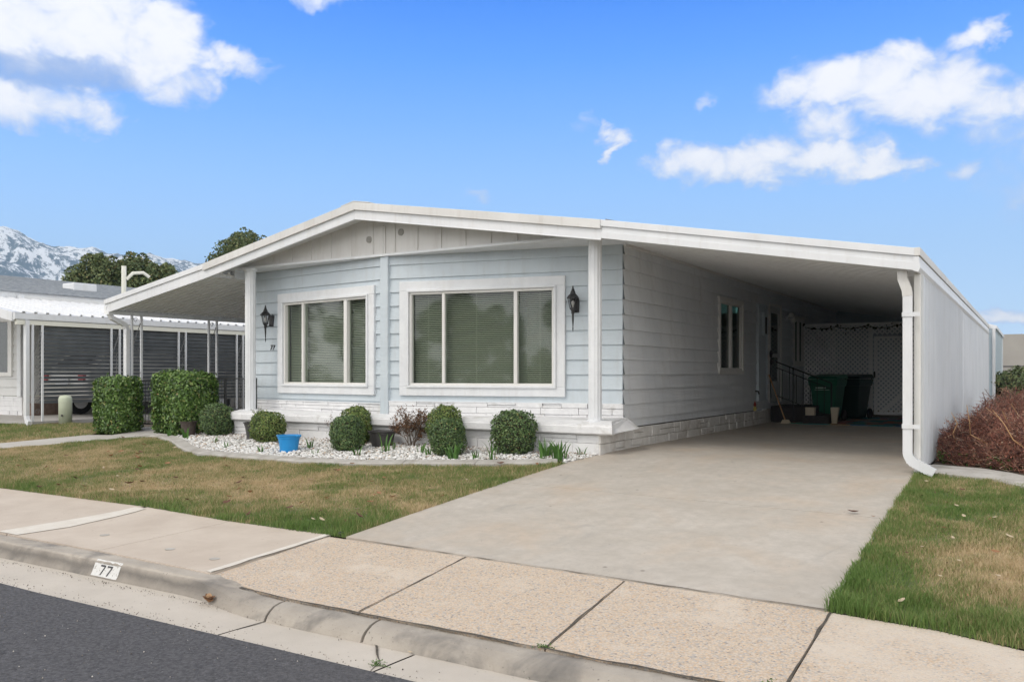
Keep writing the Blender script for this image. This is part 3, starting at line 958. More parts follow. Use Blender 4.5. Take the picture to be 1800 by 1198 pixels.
def gravel():
    N = 11500
    x = nrng.uniform(-12.3, -4.7, N); y = nrng.uniform(8.2, 9.95, N)
    k = inside(bed_in, x, y); x, y = x[k], y[k]; n = len(x)
    t = (1 + 5 ** .5) / 2
    ico = np.array([(-1, t, 0), (1, t, 0), (-1, -t, 0), (1, -t, 0), (0, -1, t), (0, 1, t), (0, -1, -t), (0, 1, -t), (t, 0, -1), (t, 0, 1), (-t, 0, -1), (-t, 0, 1)]) / math.sqrt(1 + t * t)
    fc = np.array([(0, 11, 5), (0, 5, 1), (0, 1, 7), (0, 7, 10), (0, 10, 11), (1, 5, 9), (5, 11, 4), (11, 10, 2), (10, 7, 6), (7, 1, 8), (3, 9, 4), (3, 4, 2), (3, 2, 6), (3, 6, 8), (3, 8, 9), (4, 9, 5), (2, 4, 11), (6, 2, 10), (8, 6, 7), (9, 8, 1)])
    s = nrng.uniform(0.010, 0.026, n)
    V = ico[None] * (1 + nrng.uniform(-.28, .28, (n, 12, 1)))
    V = V * np.stack([nrng.uniform(.8, 1.4, n), nrng.uniform(.7, 1.1, n), nrng.uniform(.45, .8, n)], 1)[:, None, :] * s[:, None, None]
    a = nrng.uniform(0, 2 * PI, n); ca, sa = np.cos(a)[:, None], np.sin(a)[:, None]
    X = V[..., 0] * ca - V[..., 1] * sa; Y = V[..., 0] * sa + V[..., 1] * ca
    V = np.stack([X + x[:, None], Y + y[:, None], V[..., 2] + (np.interp(y, ZY, ZZ) + 0.014 + nrng.uniform(0, .022, n))[:, None]], -1)
    F = (np.arange(n)[:, None, None] * 12 + fc[None]).reshape(-1, 3)
    tag(raw('gravel', V.reshape(-1, 3), F, M['gravelstone']), 'white gravel stones covering the planting bed below the front windows', 'gravel', kind='stuff')


gravel()


# bed edging
def edging():
    outer = [(-13.12, 9.10), (-12.60, 9.16), (-11.84, 8.86), (-10.83, 8.30), (-10.13, 8.05), (-9.25, 8.035), (-8.23, 8.05), (-7.17, 8.18), (-6.40, 8.46), (-5.76, 8.64), (-5.24, 8.85), (-4.87, 9.03)]
    # resample
    def res(p, n):
        L = [0]
        for a, b in zip(p, p[1:]): L.append(L[-1] + math.dist(a, b))
        out = []
        for i in range(n):
            s = L[-1] * i / (n - 1)
            for k in range(len(p) - 1):
                if s <= L[k + 1] + 1e-9:
                    u = (s - L[k]) / (L[k + 1] - L[k]); out.append((p[k][0] + (p[k + 1][0] - p[k][0]) * u, p[k][1] + (p[k + 1][1] - p[k][1]) * u)); break
        return out
    P = res(outer, 121)
    # smooth
    for _ in range(6):
        P = [P[0]] + [((a[0] + 2 * b[0] + c[0]) / 4, (a[1] + 2 * b[1] + c[1]) / 4) for a, b, c in zip(P, P[1:], P[2:])] + [P[-1]]
    root = thing('garden_edging', 'low pale concrete edging curving between the lawn and the white gravel', 'edging', (-9, 8.1, -0.1))
    cuts = [0, 11, 24, 38, 52, 66, 80, 93, 106, 120]
    for a, b in zip(cuts, cuts[1:]):
        mb = MB(); prev = None
        for i in range(a, b + 1):
            p = P[i]; q = P[min(i + 1, 120)]; o = P[max(i - 1, 0)]
            d = Vector((q[0] - o[0], q[1] - o[1])).normalized()
            c = Vector(p)
            if i == a: c = c + d * 0.004
            if i == b: c = c - d * 0.004
            nn = Vector((-d.y, d.x)); w = 0.20
            B = c + nn * w
            z0, z1 = zg(c.y), zg(B.y)
            j = 0.006 * noise.noise(Vector((c.x * 3, c.y * 3, 0)))
            cur = [(c.x, c.y, z0 - 0.05), (c.x, c.y, z0 + 0.030 + j), (c.x + nn.x * .02, c.y + nn.y * .02, z0 + 0.042 + j), (B.x - nn.x * .02, B.y - nn.y * .02, z1 + 0.050 + j), (B.x, B.y, z1 + 0.036 + j), (B.x, B.y, z1 - 0.05)]
            if prev:
                for k in range(5): mb.quad(prev[k], cur[k], cur[k + 1], prev[k + 1])
            else: mb.add(cur, [tuple(range(6))])
            prev = cur
        mb.add(prev, [tuple(range(6))])
        mb.build('edging_section', M['edging'], root)


edging()
# concrete strip right of the carport post
o = sheet('garden_edging', [[(-1.03, 9.80), (-0.85, 9.72), (-0.38, 9.60), (-0.07, 9.26), (0.6, 8.9), (3, 8.4), (3, 9.2), (0.6, 9.6), (-0.07, 9.86), (-0.45, 10.25), (-0.92, 10.42), (-1.0, 10.3)]], 0.03, M['edging'], 0.09)
tag(o, 'grey weathered concrete strip between the right lawn and the red-brown hedge', 'edging')
struct(sheet('hedge_soil', [[(-0.95, 10.35), (-0.45, 10.27), (-0.07, 9.88), (0.6, 9.62), (3, 9.22), (6, 9.2), (6, 26), (-0.95, 26)]], 0.010, M['soil']))

# ------------------------------------------------------------------ the house
LC, SC, RC = (-11.6, 10.42), (-8.29, 9.96), (-4.756, 10.69)
YEND = 25.6
WL, WR = Wall(LC, SC), Wall(SC, RC)
WS = Wall(RC, (-4.756, YEND))          # side wall under the carport
TZ = 2.825                              # height of the front soffit
house = thing('mobile_home', 'pale blue single-storey home with white trim, two picture windows and an attached carport', 'house', (-8.2, 12, 0.05))

w1 = (0.70, 3.13, 0.746, 2.413)
w2 = (0.249, 2.807, 0.748, 2.432)
op1 = (w1[0] + .12, w1[1] - .12, w1[2] + .10, w1[3] - .12)
op2 = (w2[0] + .12, w2[1] - .12, w2[2] + .10, w2[3] - .12)
siding(MB(), WL, 0, WL.L - 0.05, 0.60, TZ, 0.204, 0.653, [op1]).build('front_wall', M['siding'], house)
siding(MB(), WR, 0.05, WR.L, 0.64, TZ, 0.204, 0.653, [op2]).build('front_wall', M['siding'], house)
yo = lambda y: y - RC[1]
sw1 = (yo(14.74), yo(16.22), 1.06, 2.44)
sw2 = (yo(20.25), yo(21.30), 1.25, 2.42)
sdr = (yo(18.15), yo(19.05), 0.46, 2.50)
mb = siding(MB(), WS, -0.022, WS.L, 0.34, 2.86, 0.204, 0.653 - 0.204 * 2, [(sw1[0] + .06, sw1[1] - .06, sw1[2] + .06, sw1[3] - .06), (sw2[0] + .06, sw2[1] - .06, sw2[2] + .06, sw2[3] - .06), sdr], out=0.034, wob=0.018)
mb.build('side_wall', M['sidesiding'], house)
# other walls and floor
mb = MB()
mb.box(-4.80, -4.757, 10.69, 10.74, 0.345, 2.82)
mb.box(-11.66, -11.6, 10.45, YEND, 0.3, 2.86)
mb.box(-11.6, -4.80, YEND - 0.05, YEND, 0.3, 2.9)
mb.box(-11.55, -4.80, 10.8, YEND - 0.06, 0.33, 0.38)
mb.build('rear_wall', M['siding'], house)
# interior partitions painted near-black, room dimness put into their colour
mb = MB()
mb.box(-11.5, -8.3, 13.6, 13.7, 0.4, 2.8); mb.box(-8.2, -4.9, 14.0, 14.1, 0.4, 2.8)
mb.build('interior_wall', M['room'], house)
# centre seam trim and corner trim
P0 = Vector((SC[0], SC[1]))
mb = MB(); mb.box(P0.x - 0.075, P0.x + 0.075, P0.y - 0.055, P0.y + 0.03, 0.43, TZ); mb.build('seam_trim', M['siding'], house, bevel=0.008)
mb = MB(); mb.box(P0.x - 0.03, P0.x - 0.016, 9.905, 9.93, TZ, 3.29)
mb.box(P0.x - 0.15, P0.x + 0.02, 9.912, 9.93, TZ, 3.28); mb.build('gable_seam', M['gable'], house)


# stone veneer under the siding
def stones(mb, W, t0, t1, z0, z1, rows, base=0.045, lo=0.18, hi=0.55):
    z = z0
    hs = [rnd.uniform(0.8, 1.2) for _ in range(rows)]; s = (z1 - z0) / sum(hs)
    for h in hs:
        h *= s; t = t0
        while t < t1 - 0.02:
            w = rnd.uniform(lo, hi)
            if t + w > t1 - 0.08: w = t1 - t
            if rnd.random() < 0.25 and h > 0.06:
                for q in (0, 1): W.box(mb, t, t + w - .004, -0.02, base + rnd.uniform(-.010, .012), z + q * h / 2, z + (q + 1) * h / 2 - .003)
            else:
                W.box(mb, t, t + w - .004, -0.02, base + rnd.uniform(-.010, .014), z, z + h - .003)
            t += w
        z += h


mb = MB(); stones(mb, WL, 0.0, WL.L - 0.07, 0.44, 0.615, 3); stones(mb, WR, 0.07, WR.L + 0.02, 0.44, 0.66, 3)
mb.build('stone_veneer', M['stone'], house, bevel=0.006)
mb = MB(); WL.box(mb, 0, WL.L - 0.06, 0, 0.055, 0.615, 0.632); WR.box(mb, 0.06, WR.L, 0, 0.055, 0.655, 0.668)
mb.build('veneer_cap', M['trim'], house)
# projecting ledge with sloping top (moulding as profile along X)
LX0, LX1, LY = -11.42, -4.46, 9.70


def ledge():
    mb = MB()
    prof = [(LY + 0.03, 0.300), (LY, 0.318), (LY, 0.405), (LY + 0.012, 0.412), (LY + 0.012, 0.428), (LY + 0.20, 0.470)]
    pts = [(y, z) for y, z in prof] + [(10.7, 0.478), (10.7, 0.300)]
    mb.prism(pts, lambda y, z: (LX0 - (0.0), y, z), lambda y, z: (LX1 - 0.24 if y > 9.95 else LX1 - (y - LY) * 0.5, y, z))
    return mb


ledge().build('ledge', M['stone'], house, bevel=0.004)
# right return of the ledge: a wedge running back along the corner
mb = MB()
mb.hexa([(-4.74, 9.72, 0.305), (-4.50, 9.72, 0.31), (-4.44, 10.55, 0.345), (-4.74, 10.72, 0.345), (-4.74, 9.72, 0.425), (-4.52, 9.72, 0.42), (-4.62, 10.55, 0.475), (-4.74, 10.72, 0.475)])
mb.build('ledge_return', M['stone'], house, bevel=0.006)
# foundation blocks
F1 = Wall((-11.42, 9.80), (-4.68, 9.80)); F2 = Wall((-4.69, 9.79), (-4.69, 17.75))
mb = MB(); stones(mb, F1, 0, F1.L, -0.05, 0.292, 3, 0.01, 0.35, 0.8); mb.build('foundation', M['stone'], house, bevel=0.008)
mb = MB()
stones(mb, F2, 0.0, F2.L, 0.0, 0.335, 2, 0.015, 0.20, 0.36); mb.build('foundation', M['block'], house, bevel=0.012)
mb = MB(); mb.box(-4.78, -4.70, 17.75, YEND, 0, 0.34); mb.box(-11.60, -4.79, 10.0, 10.05, -0.05, 0.29); mb.box(-11.66, -11.6, 10, YEND, -0.05, 0.3)
mb.box(-11.42, -4.73, 9.815, 9.95, -0.05, 0.298); mb.build('foundation_backing', M['block'], house)


# picture windows
def picture_window(W, w, xs, zin, slider_t):
    """w outer casing (t0,t1,z0,z1); xs: pane edges; each becomes frame + panes + blinds"""
    t0, t1, z0, z1 = w
    cas = MB()
    W.frame(cas, t0, t1, z0, z1, 0.135, 0.0, 0.060)
    W.frame(cas, t0 + 0.125, t1 - 0.125, z0 + 0.118, z1 - 0.125, 0.035, 0.0, 0.085)
    win = cas.build('window', M['trim'], house, bevel=0.006)
    fr = MB()
    a0, a1, b0, b1 = t0 + 0.16, t1 - 0.16, z0 + 0.15, z1 - 0.16
    W.frame(fr, a0, a1, b0, b1, 0.035, -0.05, 0.045)
    for (m0, m1) in slider_t:
        W.box(fr, m0, m1, -0.045, 0.050, b0 + 0.035, b1 - 0.035)
    fr.build('window_frame', M['vinyl'], win, bevel=0.004)
    for i, (p0, p1) in enumerate(xs):
        o = 0.012 if i == 1 else -0.012
        g = MB(); W.box(g, p0, p1, o - 0.004, o, b0 + 0.03, b1 - 0.03)
        g.build('pane', M['glass'], win)
    bl = MB()
    z = b0 + 0.03
    while z < b1 - 0.02:
        q0, q1 = a0 + 0.04, a1 - 0.04
        bl.add([W.p(q0, -0.064, z), W.p(q1, -0.064, z), W.p(q1, -0.082, z + 0.0165), W.p(q0, -0.082, z + 0.0165)], [(0, 1, 2, 3)])
        z += 0.027
    for q in (a0 + 0.25, (a0 + a1) / 2 - .1, a1 - 0.25):
        W.box(bl, q, q + 0.006, -0.088, -0.086, b0, b1)
    bl.build('blind', M['blind'], win)


picture_window(WL, w1, [(0.88, 1.36), (1.38, 2.43), (2.47, 2.98)], None, [(1.348, 1.40), (2.416, 2.49)])
picture_window(WR, w2, [(0.40, 0.95), (0.96, 2.07), (2.08, 2.65)], None, [(0.938, 0.982), (2.050, 2.102)])


# side windows
def side_window(w, sl):
    t0, t1, z0, z1 = w
    c = MB(); WS.frame(c, t0, t1, z0, z1, 0.075, 0.0, 0.055)
    win = c.build('window', M['vinyl'], house, bevel=0.005)
    f = MB(); WS.frame(f, t0 + .075, t1 - .075, z0 + .075, z1 - .075, 0.04, -0.04, 0.035)
    mid = (t0 + t1) / 2
    WS.box(f, mid - 0.04, mid + 0.04, -0.035, 0.04, z0 + .11, z1 - .11)
    f.build('window_frame', M['vinyl'], win, bevel=0.004)
    for q0, q1 in ((t0 + .10, mid - 0.02), (mid + 0.02, t1 - .10)):
        g = MB(); WS.box(g, q0, q1, -0.01, -0.006, z0 + .1, z1 - .1); g.build('pane', M['darkglass'], win)
    b = MB(); z = z0 + .12
    while z < z1 - .12:
        b.add([WS.p(t0 + .1, -0.09, z), WS.p(t1 - .1, -0.09, z), WS.p(t1 - .1, -0.07, z + .015), WS.p(t0 + .1, -0.07, z + .015)], [(0, 1, 2, 3)]); z += 0.027
    b.build('blind', M['blind'], win)


side_window(sw1, None); side_window(sw2, None)

# door
t0, t1, z0, z1 = sdr
c = MB(); WS.box(c, t0 - .06, t0, -0.02, 0.05, z0, z1 + .06); WS.box(c, t1, t1 + .06, -0.02, 0.05, z0, z1 + .06); WS.box(c, t0, t1, -0.02, 0.05, z1, z1 + .06)
c.build('door_frame', M['vinyl'], house, bevel=0.004)
d = MB()
WS.frame(d, t0 + .005, t1 - .005, z0 + .01, z1 - .005, 0.13, -0.01, 0.03)
WS.box(d, t0 + .135, t1 - .135, -0.01, 0.03, 1.42, 1.50)
WS.box(d, t0 + .135, t1 - .135, -0.01, 0.025, z0 + .14, z0 + .45)
door = d.build('door', M['door'], house, bevel=0.004)
g = MB(); WS.box(g, t0 + .13, t1 - .13, -0.005, 0.006, z0 + .45, 1.42); WS.box(g, t0 + .13, t1 - .13, -0.005, 0.006, 1.50, z1 - .13); g.build('glass', M['darkglass'], door)
g = MB(); WS.box(g, t0, t1, -0.06, -0.05, z0, z1); g.build('inner_door', M['room'], door)  # near-black sheet behind the glass, indoor shade put into its colour
g = MB(); g.tube([WS.p(t0 + .09, 0.03, 1.28), WS.p(t0 + .09, 0.08, 1.28), WS.p(t0 + .09, 0.08, 1.38), WS.p(t0 + .09, 0.03, 1.38)], 0.009); g.build('handle', M['black'], door)
# meter panel beside the door
c = MB(); WS.box(c, yo(17.20), yo(17.80), 0.025, 0.06, 0.55, 2.45); WS.frame(c, yo(17.17), yo(17.83), 0.52, 2.48, 0.03, 0.02, 0.075)
mp_ = c.build('service_panel', M['siding'], house, bevel=0.004)
c = MB(); WS.box(c, yo(17.42), yo(17.66), 0.06, 0.12, 1.85, 2.32); c.build('panel_box', M['siding'], mp_)
c = MB(); WS.box(c, yo(17.48), yo(17.60), 0.121, 0.124, 1.88, 2.22); c.build('opening_dark', M['black'], mp_)  # black plate, the dark of a hollow put into its colour
# eave trim along the side wall
mb = MB(); WS.box(mb, -0.02, WS.L, 0.02, 0.055, 2.80, 2.84); mb.build('eave_trim', M['vinyl'], house)
# outlets / hose bib on the side wall
mb = MB(); mb.tube([WS.p(yo(17.1), 0.02, 0.72), WS.p(yo(17.1), 0.08, 0.72), WS.p(yo(17.1), 0.10, 0.66)], 0.018); mb.build('hose_tap', M['black'], house)


# fluted columns
def column(x, y):
    r = 0.088; n = 48; prof = []
    for k in range(n):
        a = 2 * PI * k / n; rr = r * (1 - 0.07 * (0.5 + 0.5 * math.cos(a * 12)))
        prof.append((rr * math.cos(a), rr * math.sin(a)))
    mb = MB(); mb.prism(prof, lambda a, b: (x + a, y + b, 0.43), lambda a, b: (x + a, y + b, TZ - 0.025))
    c = mb.build('column', M['trim'], house)
    m2 = MB(); m2.lathe(x, y, [(0.10, 0.428), (0.105, 0.47), (0.092, 0.482)], 20); m2.build('column_base', M['trim'], c)
    m2 = MB(); m2.lathe(x, y, [(0.092, TZ - .05), (0.115, TZ - 0.035), (0.115, TZ - 0.003)], 20); m2.build('column_capital', M['trim'], c)


column(-4.80, 9.92)
column(-11.16, 9.90)

# soffit: straight front edge, walls recede behind it
sy = 9.93
mb = MB()
mb.add([(-11.66, sy - 0.06, TZ), (-4.55, sy - 0.06, TZ), (-4.70, 10.80, TZ), (SC[0], SC[1] + 0.1, TZ), (-11.66, 10.55, TZ)] + [(-11.66, sy - 0.06, TZ + 0.03), (-4.55, sy - 0.06, TZ + 0.03), (-4.70, 10.80, TZ + 0.03), (SC[0], SC[1] + 0.1, TZ + 0.03), (-11.66, 10.55, TZ + 0.03)],
       [(0, 1, 2, 3, 4), (5, 6, 7, 8, 9), (0, 1, 6, 5), (1, 2, 7, 6), (2, 3, 8, 7), (3, 4, 9, 8), (4, 0, 5, 9)])
mb.build('soffit', M['trim'], house)
# roof outline (top) at the fascia plane: x, z
RT = [(-14.57, 2.425), (-11.83, 2.905), (-8.50, 3.586), (-4.515, 2.958), (-0.985, 2.339)]


def rz(x):
    for (a, za_), (b, zb_) in zip(RT, RT[1:]):
        if x <= b: return za_ + (zb_ - za_) * (x - a) / (b - a)
    return RT[-1][1]


# gable boards (vertical boards with battens)
xs_ = [-11.5 + 0.425 * i for i in range(17)]
mb = MB()
mb.add([(-11.6, sy, TZ + .03), (-8.5, sy, TZ + .03), (-4.75, sy, TZ + .03), (-4.75, sy, rz(-4.75) - .05), (-8.5, sy, rz(-8.5) - 0.05), (-11.6, sy, rz(-11.6) - 0.05)] + [(-11.6, sy + .03, TZ + .03), (-8.5, sy + .03, TZ + .03), (-4.75, sy + .03, TZ + .03), (-4.75, sy + .03, rz(-4.75) - .05), (-8.5, sy + .03, rz(-8.5) - 0.05), (-11.6, sy + .03, rz(-11.6) - 0.05)],
       [(0, 1, 4, 5), (1, 2, 3, 4), (6, 7, 10, 11), (7, 8, 9, 10)])
gw = mb.build('gable_wall', M['gable'], house)
mb = MB()
for x in xs_:
    if rz(x) - 0.2 > TZ + .05: mb.box(x - .012, x + .012, sy - 0.014, sy + 0.001, TZ + .032, rz(x) - .06)
mb.box(-11.6, -4.7, sy - .012, sy - 0.001, TZ + .031, TZ + .048)
mb.build('batten', M['gable'], gw)
for x, z in ((-8.596, 3.104), (-7.981, 3.164)):
    mb = MB()
    mb.prism([(0.052 * math.cos(2 * PI * k / 20), 0.052 * math.sin(2 * PI * k / 20)) for k in range(20)], lambda a, b: (x + a, sy - .012, z + b), lambda a, b: (x + a, sy, z + b))
    v = mb.build('gable_vent', mat('vent_grey', (0.24, 0.23, 0.21), 0.7, (0.36, 0.35, 0.32), 60), house)


# roof body: thin shell from fascia to the rear
def roof_part(name, pts, y0, y1, th, m, parent, under=None):
    mb = MB()
    poly = [(x, z) for x, z in pts] + [(x, z - th) for x, z in reversed(pts)]
    mb.prism(poly, lambda x, z: (x, y0, z), lambda x, z: (x, y1, z))
    return mb.build(name, m, parent)


YF = 9.5
roof_part('roof', [(-11.83, 2.885), (-8.5, 3.566), (-4.515, 2.938)], YF + 0.04, YEND + 0.2, 0.06, M['darkshingle'], house)
roof_part('carport_roof', [(-4.512, 2.938), (-1.02, 2.322)], YF + 0.04, YEND, 0.02, M['weathered'], house)
roof_part('awning_roof', [(-14.53, 2.405), (-11.833, 2.885)], YF + 0.04, YEND, 0.02, M['weathered'], house)
# soffit strip under the front overhang
roof_part('overhang_lining', [(-11.7, 2.83), (-8.5, 3.46), (-4.6, 2.86)], YF + .04, sy - 0.001, 0.02, M['trim'], house)


mb = MB(); mb.box(-11.74, -11.68, YF + .041, sy - .002, 2.69, 2.90); mb.box(-11.68, -11.58, sy, 10.6, 2.69, 2.824); mb.build('overhang_return', M['trim'], house)
# corrugated pan ceilings, ribs run across (along X)
def pans(name, xa, za_, xb, zb_, y0, y1, pitch, depth, parent, m):
    mb = MB()
    y = y0; prof = []
    while y < y1:
        prof += [(y, 0), (y + pitch * 0.62, 0), (y + pitch * 0.70, depth), (y + pitch * 0.92, depth)]
        y += pitch
    for (ya, oa), (yb, ob) in zip(prof, prof[1:]):
        mb.quad((xa, ya, za_ + oa), (xa, yb, za_ + ob), (xb, yb, zb_ + ob), (xb, ya, zb_ + oa))
    return mb.build(name, m, parent)


pans('carport_ceiling', -4.76, 2.845, -1.04, 2.215, YF + .05, YEND, 0.20, 0.045, house, M['soffit'])
pans('awning_ceiling', -14.44, 2.235, -11.6, 2.735, YF + .05, YEND, 0.152, 0.045, house, M['soffit'])


# fascia boards
def fascia(name, pts, dz0, dz1, y0, y1, m, parent, dz0b=None, dz1b=None):
    """band from z-dz0 down to z-dz1 along the roofline"""
    mb = MB()
    for i, ((a, za_), (b, zb_)) in enumerate(zip(pts, pts[1:])):
        mb.hexa([(a, y0, za_ - dz1), (b, y0, zb_ - dz1), (b, y1, zb_ - dz1), (a, y1, za_ - dz1), (a, y0, za_ - dz0), (b, y0, zb_ - dz0), (b, y1, zb_ - dz0), (a, y1, za_ - dz0)])
    return mb.build(name, m, parent, bevel=0.004)


fascia('upper_fascia', RT[1:3], 0.0, 0.118, YF - 0.035, YF, M['weathered'], house)
fascia('upper_fascia', RT[2:4], 0.0, 0.112, YF - 0.035, YF, M['weathered'], house)
fascia('upper_fascia', RT[0:2], 0.0, 0.085, YF - 0.022, YF, M['white'], house)
fascia('upper_fascia', RT[3:5], 0.0, 0.080, YF - 0.022, YF, M['white'], house)
low = lambda P: P
fascia('lower_fascia', RT[0:3], 0.07, 0.235, YF + 0.003, YF + 0.035, M['white'], house)
fascia('lower_fascia', [RT[2], RT[3]], 0.07, 0.25, YF + 0.003, YF + 0.035, M['white'], house)
fascia('lower_fascia', [RT[3], RT[4]], 0.08, 0.225, YF + 0.003, YF + 0.035, M['white'], house)
fascia('fascia_step', [RT[3], RT[4]], 0.145, 0.228, YF - 0.012, YF + 0.002, M['white'], house)
fascia('fascia_step', [RT[0], RT[1], RT[2], RT[3]], 0.238, 0.252, YF - 0.006, YF + 0.03, M['white'], house)
# joint straps
for x, dz in ((-7.55, 0.112), (-10.4, 0.118)):
    mb = MB(); z = rz(x); mb.box(x, x + 0.006, YF - 0.037, YF - 0.03, z - dz, z)
    mb.build('fascia_joint', M['gable'], house)
# ridge cap piece and lifted shingle edges
mb = MB(); mb.hexa([(-8.75, YF - .03, 3.54), (-8.5, YF - .03, 3.592), (-8.5, YF + .5, 3.592), (-8.75, YF + .5, 3.54), (-8.75, YF - .03, 3.552), (-8.5, YF - .03, 3.604), (-8.5, YF + .5, 3.604), (-8.75, YF + .5, 3.552)])
mb.hexa([(-8.5, YF - .03, 3.592), (-8.2, YF - .03, 3.545), (-8.2, YF + .5, 3.545), (-8.5, YF + .5, 3.592), (-8.5, YF - .03, 3.604), (-8.2, YF - .03, 3.557), (-8.2, YF + .5, 3.557), (-8.5, YF + .5, 3.604)])
mb.build('ridge_cap', M['weathered'], house)
for x0, w, y0 in ((-8.45, 0.45, YF + .5), (-8.0, .4, YF + .55), (-4.6, 0.28, YF + .3)):
    z = rz(x0) + 0.05; zz = rz(x0 + w) + 0.03
    mb = MB(); mb.hexa([(x0, y0, z - .05), (x0 + w, y0, zz - .04), (x0 + w, y0 + 1.2, zz - .04), (x0, y0 + 1.2, z - .05), (x0, y0, z), (x0 + w, y0, zz), (x0 + w, y0 + 1.2, zz), (x0, y0 + 1.2, z)])
    mb.build('ridge_shingle', M['darkshingle'], house)

# carport gutter side (x = -0.985): two bands running back
mb = MB()
mb.box(-1.02, -0.965, YF - 0.028, YEND + .1, 2.262, 2.346); mb.build('gutter_cap', M['weathered'], house, bevel=0.004)
mb = MB()
pr = [(-1.03, 2.258), (-1.03, 2.115), (-0.985, 2.10), (-0.965, 2.14), (-0.975, 2.20), (-0.98, 2.258)]
mb.prism(pr, lambda x, z: (x, YF - 0.018, z), lambda x, z: (x, YEND + .1, z)); mb.build('gutter', M['white'], house)
# left awning eave beam
mb = MB(); mb.prism([(-14.58, 2.31), (-14.58, 2.165), (-14.44, 2.155), (-14.44, 2.225), (-14.52, 2.235), (-14.52, 2.31)], lambda x, z: (x, YF - .01, z), lambda x, z: (x, YEND, z)); mb.build('awning_gutter', M['soffit'], house)

# ribbed carport wall with end post
mb = MB(); y = 9.78; prof = []
while y < YEND - .05:
    prof += [(y, 0.0), (y + 0.075, 0.0), (y + 0.085, 0.014), (y + 0.125, 0.014), (y + 0.135, 0.0)]
    y += 0.15
for (ya, oa), (yb, ob) in zip(prof, prof[1:]):
    mb.quad((-1.0 + oa, ya, 0.06), (-1.0 + oa, yb, 0.06), (-1.0 + oa, yb, 2.105), (-1.0 + oa, ya, 2.105))
cw = mb.build('carport_wall', M['wallpanel'], house)
md = cw.modifiers.new('solid', 'SOLIDIFY'); md.thickness = 0.006; md.offset = -1
mb = MB(); mb.box(-1.05, -0.985, 9.70, 9.775, -0.02, 2.11); mb.build('end_post', M['vinyl'], house, bevel=0.006)
mb = MB(); mb.box(-0.985, -0.965, 9.775, 9.80, 0.02, 2.10); mb.build('wall_edge_trim', M['white'], house)
mb = MB(); mb.box(-1.0, -0.97, YEND - .08, YEND, 0.05, 2.10); mb.build('wall_edge_trim', M['white'], house)


# carport downspout
def rect_tube(mb, pts, w, d, up=(0, 1, 0)):
    """rectangular duct, w across X-ish, d across Y"""
    pts = [Vector(p) for p in pts]; prev = None
    for i, p in enumerate(pts):
        dr = (pts[min(i + 1, len(pts) - 1)] - pts[max(i - 1, 0)]).normalized()
        b = Vector(up); a = dr.cross(b).normalized()
        ww = w if not isinstance(w, list) else w[i]
        cur = [p + a * ww / 2 + b * d / 2, p - a * ww / 2 + b * d / 2, p - a * ww / 2 - b * d / 2, p + a * ww / 2 - b * d / 2]
        if prev:
            for k in range(4): mb.quad(prev[k], cur[k], cur[(k + 1) % 4], prev[(k + 1) % 4])
        else: mb.quad(*cur)
        prev = cur
    mb.quad(*prev)


def on_x(px_y):  # helper values computed once from the photo's geometry
    return px_y


mb = MB()
dy = 9.63
rect_tube(mb, [(-1.098, dy, 1.90), (-1.098, dy, 1.2), (-1.098, dy, 0.27)], 0.088, 0.070)
ds = mb.build('downspout', M['white'], house, bevel=0.006)
mb = MB(); rect_tube(mb, [(-1.145, dy, 2.13), (-1.145, dy, 2.05), (-1.106, dy, 1.94), (-1.098, dy, 1.87)], 0.094, 0.076); mb.build('top_elbow', M['weathered'], ds, bevel=0.004)
mb = MB()
pts = []; ws_ = []
for i in range(25):
    u = i / 24
    if u < 0.45:
        a = u / 0.45 * math.radians(62)
        x = -1.098 + 0.13 * (1 - math.cos(a)); z = 0.27 - 0.13 * math.sin(a)
    else:
        s = (u - 0.45) / 0.55 * 0.20; a = math.radians(62)
        x = -1.098 + 0.13 * (1 - math.cos(a)) + s * math.sin(a); z = 0.27 - 0.13 * math.sin(a) - s * math.cos(a)
    pts.append((x, dy, z)); ws_.append(0.102 if i % 2 and i > 5 and i < 20 else 0.088)
rect_tube(mb, pts, ws_, 0.078)
mb.build('elbow', M['white'], ds)
for z in (1.68, 0.53):
    mb = MB(); mb.box(-1.155, -0.98, dy - .045, dy - .038, z - .022, z + .022); mb.box(-1.155, -1.148, dy - .045, dy + .04, z - .022, z + .022)
    mb.build('strap', M['white'], ds)
# left awning downspout
mb = MB(); rect_tube(mb, [(-14.50, 9.55, 2.17), (-14.49, 9.58, 2.10), (-14.46, 9.83, 1.98), (-14.46, 9.87, 1.9), (-14.46, 9.87, 0.1)], 0.075, 0.09, (1, 0, 0))
mb.build('downspout', M['white'], house, bevel=0.005)


# wrought scroll posts: two tubes and an ornament between them
def spiral(cx, cy, cz, r, turns, axis, sgn=1, start=0.0):
    out = []
    for i in range(15):
        u = i / 14; a = start + sgn * turns * 2 * PI * u; rr = r * (1 - 0.75 * u)
        out.append((cx + axis[0] * rr * math.cos(a), cy + axis[1] * rr * math.cos(a), cz + rr * math.sin(a)))
    return out


